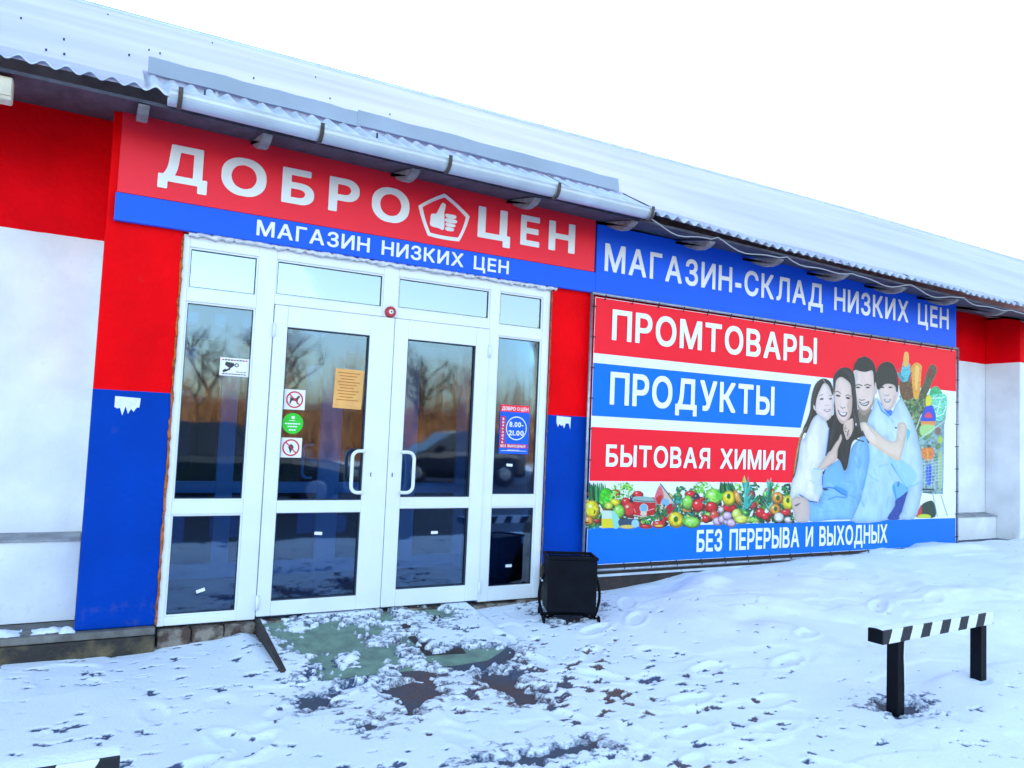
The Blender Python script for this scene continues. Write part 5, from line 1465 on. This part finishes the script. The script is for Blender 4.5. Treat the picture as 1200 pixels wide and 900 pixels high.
# ------------------------------------------------------------------ striped barriers
def stripe_mat():
    m = bpy.data.materials.new('black_white_stripes'); m.use_nodes = True
    nt = m.node_tree; L = nt.links.new; b = nt.nodes['Principled BSDF']; b.inputs['Roughness'].default_value = .5
    tc = nt.nodes.new('ShaderNodeTexCoord'); sx = nt.nodes.new('ShaderNodeSeparateXYZ'); L(tc.outputs['Object'], sx.inputs[0])
    n = nt.nodes.new('ShaderNodeTexNoise'); n.inputs['Scale'].default_value = 30; L(tc.outputs['Object'], n.inputs['Vector'])
    a = nt.nodes.new('ShaderNodeMath'); a.operation = 'MULTIPLY_ADD'; a.inputs[1].default_value = -.45; L(sx.outputs[2], a.inputs[0]); L(sx.outputs[0], a.inputs[2])
    a2 = nt.nodes.new('ShaderNodeMath'); a2.operation = 'MULTIPLY_ADD'; a2.inputs[1].default_value = .012; L(n.outputs['Fac'], a2.inputs[0]); L(a.outputs[0], a2.inputs[2])
    d = nt.nodes.new('ShaderNodeMath'); d.operation = 'DIVIDE'; d.inputs[1].default_value = .205; L(a2.outputs[0], d.inputs[0])
    fr_ = nt.nodes.new('ShaderNodeMath'); fr_.operation = 'FRACT'; L(d.outputs[0], fr_.inputs[0])
    lt = nt.nodes.new('ShaderNodeMath'); lt.operation = 'LESS_THAN'; lt.inputs[1].default_value = .47; L(fr_.outputs[0], lt.inputs[0])
    mx = nt.nodes.new('ShaderNodeMix'); mx.data_type = 'RGBA'; L(lt.outputs[0], mx.inputs[0]); mx.inputs[6].default_value = (.8, .8, .8, 1); mx.inputs[7].default_value = (.006, .007, .012, 1)
    L(mx.outputs[2], b.inputs['Base Color'])
    bp = nt.nodes.new('ShaderNodeBump'); bp.inputs['Strength'].default_value = .2; bp.inputs['Distance'].default_value = .01; L(n.outputs['Fac'], bp.inputs['Height']); L(bp.outputs[0], b.inputs['Normal'])
    return m


m_stripe = stripe_mat()


def barrier(x0, y0, x1, y1, ztop, posts, label, zs):
    L_ = math.hypot(x1 - x0, y1 - y0); an = math.atan2(y1 - y0, x1 - x0)
    b_ = empty('striped_barrier', (x0, y0, 0), an); tag(b_, label, 'barrier', 'striped barriers on the snow')
    mb = MB(); mb.box(0, L_, 0, .09, -.078, .0, b=.004)
    r_ = mb.build('rail', m_stripe, b_); r_.location = (0, 0, ztop)
    mb = MB(); mb.box(-.004, 0, .002, .088, -.076, -.002); e_ = mb.build('end_plate', m_black, b_); e_.location = (0, 0, ztop)
    ns = max(3, int(L_ / .03)); XX = np.linspace(.0, L_, ns); YY = np.array([.004, .02, .045, .07, .086]); XX, YY = np.meshgrid(XX, YY)
    hh = .004 + .007 * fbm(XX * 12, YY * 20, 3, 14) * np.sin((YY - .004) / .082 * math.pi) - .002
    sn = grid_mesh('snow_dusting', np.stack([XX, YY, hh + ztop - .001], -1), m_snow, b_)
    for px_, zb in zip(posts, zs):
        mb = MB(); mb.box(px_ - .035, px_ + .035, .012, .08, zb, ztop - .079, b=.004); mb.build('post', m_black, b_)
    return b_


b1 = barrier(3.92, -2.745, 5.12, -2.67, .495, (.20, 1.11), 'black and white striped low barrier standing in the snow at right', (-.1, -.1))
mb = MB(); mb.tube([(.225, .008, .412), (.218, .007, .33), (.226, .007, .26), (.228, .008, .19), (.23, .008, .13)], [.004, .003, .005, .003, .002], 6); mb.build('paint_drip', m_letter, b1)
barrier(-1.12, -2.95, .158, -2.93, .50, (.2, 1.05), 'striped barrier cut off at the bottom left corner, only its rail end showing', (-.1, -.1))

# ------------------------------------------------------------------ behind the camera: what the glass reflects
m_bark = mat('dark_bark', (0.045, 0.03, 0.025), .9, var=.4, vscale=20)
m_twig = mat('twigs', (0.07, 0.04, 0.025), .9, var=.3, vscale=10)


def tree(x, y, h, seed, label):
    rng = random.Random(seed); t_ = empty('bare_tree', (x, y, 0)); tag(t_, label, 'tree', 'bare trees across the yard')
    tr_, cr_ = MB(), MB()

    def grow(p, d, ln, r_, lev):
        pts = [p]; rs = [r_]; q = p.copy(); dd = d.copy()
        for i in range(4):
            dd = (dd + Vector((rng.uniform(-.18, .18), rng.uniform(-.18, .18), rng.uniform(-.05, .12)))).normalized(); q = q + dd * ln / 4
            pts.append(q.copy()); rs.append(r_ * (1 - .16 * (i + 1)))
        (tr_ if lev < 2 else cr_).tube(pts, rs, 6 if lev < 2 else 3, caps=lev < 2)
        if lev >= 4: return
        for i in range(5 if lev < 3 else 4):
            k_ = rng.uniform(.35, 1); b_ = p.lerp(q, k_) if lev else pts[min(4, 1 + int(k_ * 4))]
            a = rng.uniform(0, 6.28); nd = (dd * rng.uniform(.5, .9) + Vector((math.cos(a), math.sin(a), rng.uniform(0, .5))) * .75).normalized()
            grow(b_, nd, ln * rng.uniform(.5, .72), r_ * .5, lev + 1)
    grow(Vector((0, 0, -.1)), Vector((0, 0, 1)), h * .45, h * .022, 0)
    tr_.build('trunk', m_bark, t_, smooth=True, fixn=False); cr_.build('crown', m_twig, t_, fixn=False)


for i, (x_, y_, h, lab) in enumerate(((4, -30, 6.5, 'bare tree reflected in the left door'), (9, -34, 8, 'tall bare tree reflected between the doors'), (13.5, -29, 7, 'spreading bare tree reflected in the right door'),
                                      (18, -33, 6, 'short bare tree reflected in the right side window'), (-2, -36, 8, 'bare tree straight across the yard from the left pilaster'), (24, -31, 9, 'tallest bare tree across the yard, far right'))):
    tree(x_, y_, h, 20 + i, lab)
tw = MB(); rt_ = random.Random(9)
for k in range(3200):
    bx_, by_ = rt_.uniform(-12, 46), rt_.uniform(-33, -26.5); hh_ = rt_.uniform(1.6, 4.8) * (0.7 + .5 * math.sin(bx_ * .7) ** 2)
    lx_, ly_ = rt_.uniform(-.5, .5), rt_.uniform(-.4, .4)
    tw.tube([(bx_, by_, -.05), (bx_ + lx_ * .4, by_ + ly_ * .4, hh_ * .5), (bx_ + lx_, by_ + ly_, hh_)], [.028, .018, .006], 3, caps=False)
    for _ in range(3):
        u_ = rt_.uniform(.3, .9); sx_, sy_ = rt_.uniform(-.6, .6), rt_.uniform(-.5, .5)
        tw.tube([(bx_ + lx_ * u_, by_ + ly_ * u_, hh_ * u_), (bx_ + lx_ * u_ + sx_, by_ + ly_ * u_ + sy_, hh_ * u_ + rt_.uniform(.2, .8))], [.014, .004], 3, caps=False)
tko = tw.build('thicket', mat('dry_brush', (0.38, 0.17, 0.06), .9, var=.4, vscale=.6), None, fixn=False)
tag(tko, 'dry brown brush along the far side of the yard, seen only in the glass', 'bushes', kind='stuff')
# long grey shed across the yard
sh = empty('shed', (-15, -46, 0)); tag(sh, 'long brown shed across the yard, seen only in the glass', 'building')
m_shed = mat('brown_boards', (0.16, 0.08, 0.035), .8, var=.35, vscale=3, stretch=(1, 1, .1)); m_shedroof = mat('shed_roof', (0.3, 0.2, 0.14), .8)
mb = MB(); mb.box(0, 60, -6, 0, 0, 2.6); mb.build('wall', m_shed, sh)
mb = MB(); mb.prism_yz([(.4, 2.5), (-3, 3.1), (-6.4, 2.5)], -.3, 60.3); mb.build('roof', m_shedroof, sh)
for k in range(6):
    mb = MB(); mb.box(4 + k * 9, 7 + k * 9, .0, .05, .05, 2.2); mb.build('door', m_bark, sh)


def car(loc, rz, colour, label, name='parked_car'):
    c_ = empty(name, loc, rz); tag(c_, label, 'car')
    paint = mat(name + str(colour), colour, .25, coat=.6, spec=.5); glass = mat('car_glass', (.01, .015, .02), .05, spec=.8); rub = mat('tyre_rubber', (.012, .012, .014), .8); chrome = mat('rim_metal', (.5, .52, .55), .3, metal=.9)
    lampm = mat('lamp_lens', (.7, .7, .72), .1); redl = mat('tail_lens', (.4, .01, .01), .2)
    # body: lofted cross-sections along the length; each: x, half width, sill z, belt z
    st = [(-2.1, .62, .38, .72), (-2.02, .76, .30, .86), (-1.75, .83, .24, .93), (-1.0, .86, .2, .95), (0, .87, .2, .95), (.9, .86, .2, .93), (1.5, .84, .22, .86), (1.95, .76, .28, .74), (2.1, .60, .36, .62)]
    mb = MB(); n = 0
    for x_, w_, z0, z1 in st:
        sec = [(w_ * .9, z0), (w_, z0 + .12), (w_, z1 - .16), (w_ * .96, z1 - .04), (w_ * .88, z1), (-w_ * .88, z1), (-w_ * .96, z1 - .04), (-w_, z1 - .16), (-w_, z0 + .12), (-w_ * .9, z0)]
        n = len(sec); mb.v += [(x_, a, b_) for a, b_ in sec]
    for i in range(len(st) - 1):
        for k in range(n): mb.f.append((i * n + k, i * n + (k + 1) % n, (i + 1) * n + (k + 1) % n, (i + 1) * n + k)); mb.mi.append(0)
    mb.f += [tuple(range(n)), tuple((len(st) - 1) * n + k for k in reversed(range(n)))]; mb.mi += [0, 0]
    mb.build('body', paint, c_, smooth=False)
    gp = [(-1.85, .92), (-1.45, 1.38), (-1.1, 1.44), (-.1, 1.46), (.35, 1.38), (1.05, .92)]
    mb = MB()
    for x_, z_ in gp: k_ = (z_ - .92) / .54; mb.v += [(x_, .8 - .2 * k_, z_), (x_, -.8 + .2 * k_, z_)]
    for i in range(len(gp) - 1): mb.f.append((2 * i, 2 * i + 1, 2 * i + 3, 2 * i + 2)); mb.mi.append(1 if i in (0, 4) else 0)
    mb.f += [tuple(2 * i for i in range(len(gp))), tuple(2 * i + 1 for i in reversed(range(len(gp)))), (0, 10, 11, 1)]; mb.mi += [1, 1, 0]
    mb.build('cabin', [paint, glass], c_)
    for s_ in (-1, 1):
        for xa in (-1.78, -.68, .3):
            MB().tube([(xa, s_ * .805, .93), (xa + (.3 if xa < -1 else 0.02 if xa < 0 else -.35) * 1.2, s_ * .625, 1.42)], .025, 6).build('pillar', paint, c_)
        mb = MB(); mb.box(.55, .72, s_ * .88 - .06, s_ * .88 + .06, .93, 1.07, b=.03); mb.build('mirror', paint, c_)
        mb = MB(); mb.box(1.98, 2.08, s_ * .55 - .14, s_ * .55 + .14, .55, .68, b=.03); mb.build('headlight', lampm, c_)
        mb = MB(); mb.box(-2.1, -2.02, s_ * .58 - .1, s_ * .58 + .1, .6, .8, b=.02); mb.build('tail_light', redl, c_)
        for xa in (-1.3, 1.3):
            w_ = MB().tube([(xa, s_ * .68, .31), (xa, s_ * .72, .31), (xa, s_ * .87, .31), (xa, s_ * .89, .31)], [.29, .315, .315, .28], 24).build('wheel', rub, c_)
            MB().tube([(xa, s_ * .885, .31), (xa, s_ * .90, .31)], [.19, .16], 16).build('rim', chrome, w_)


car((9.2, -14.5, .03), R(184), (.012, .014, .02), 'dark car parked across the yard, reflected in the right door')
car((2.4, -9.0, .03), R(3), (.02, .045, .04), 'dark green car parked behind the viewer, reflected in the left side window')
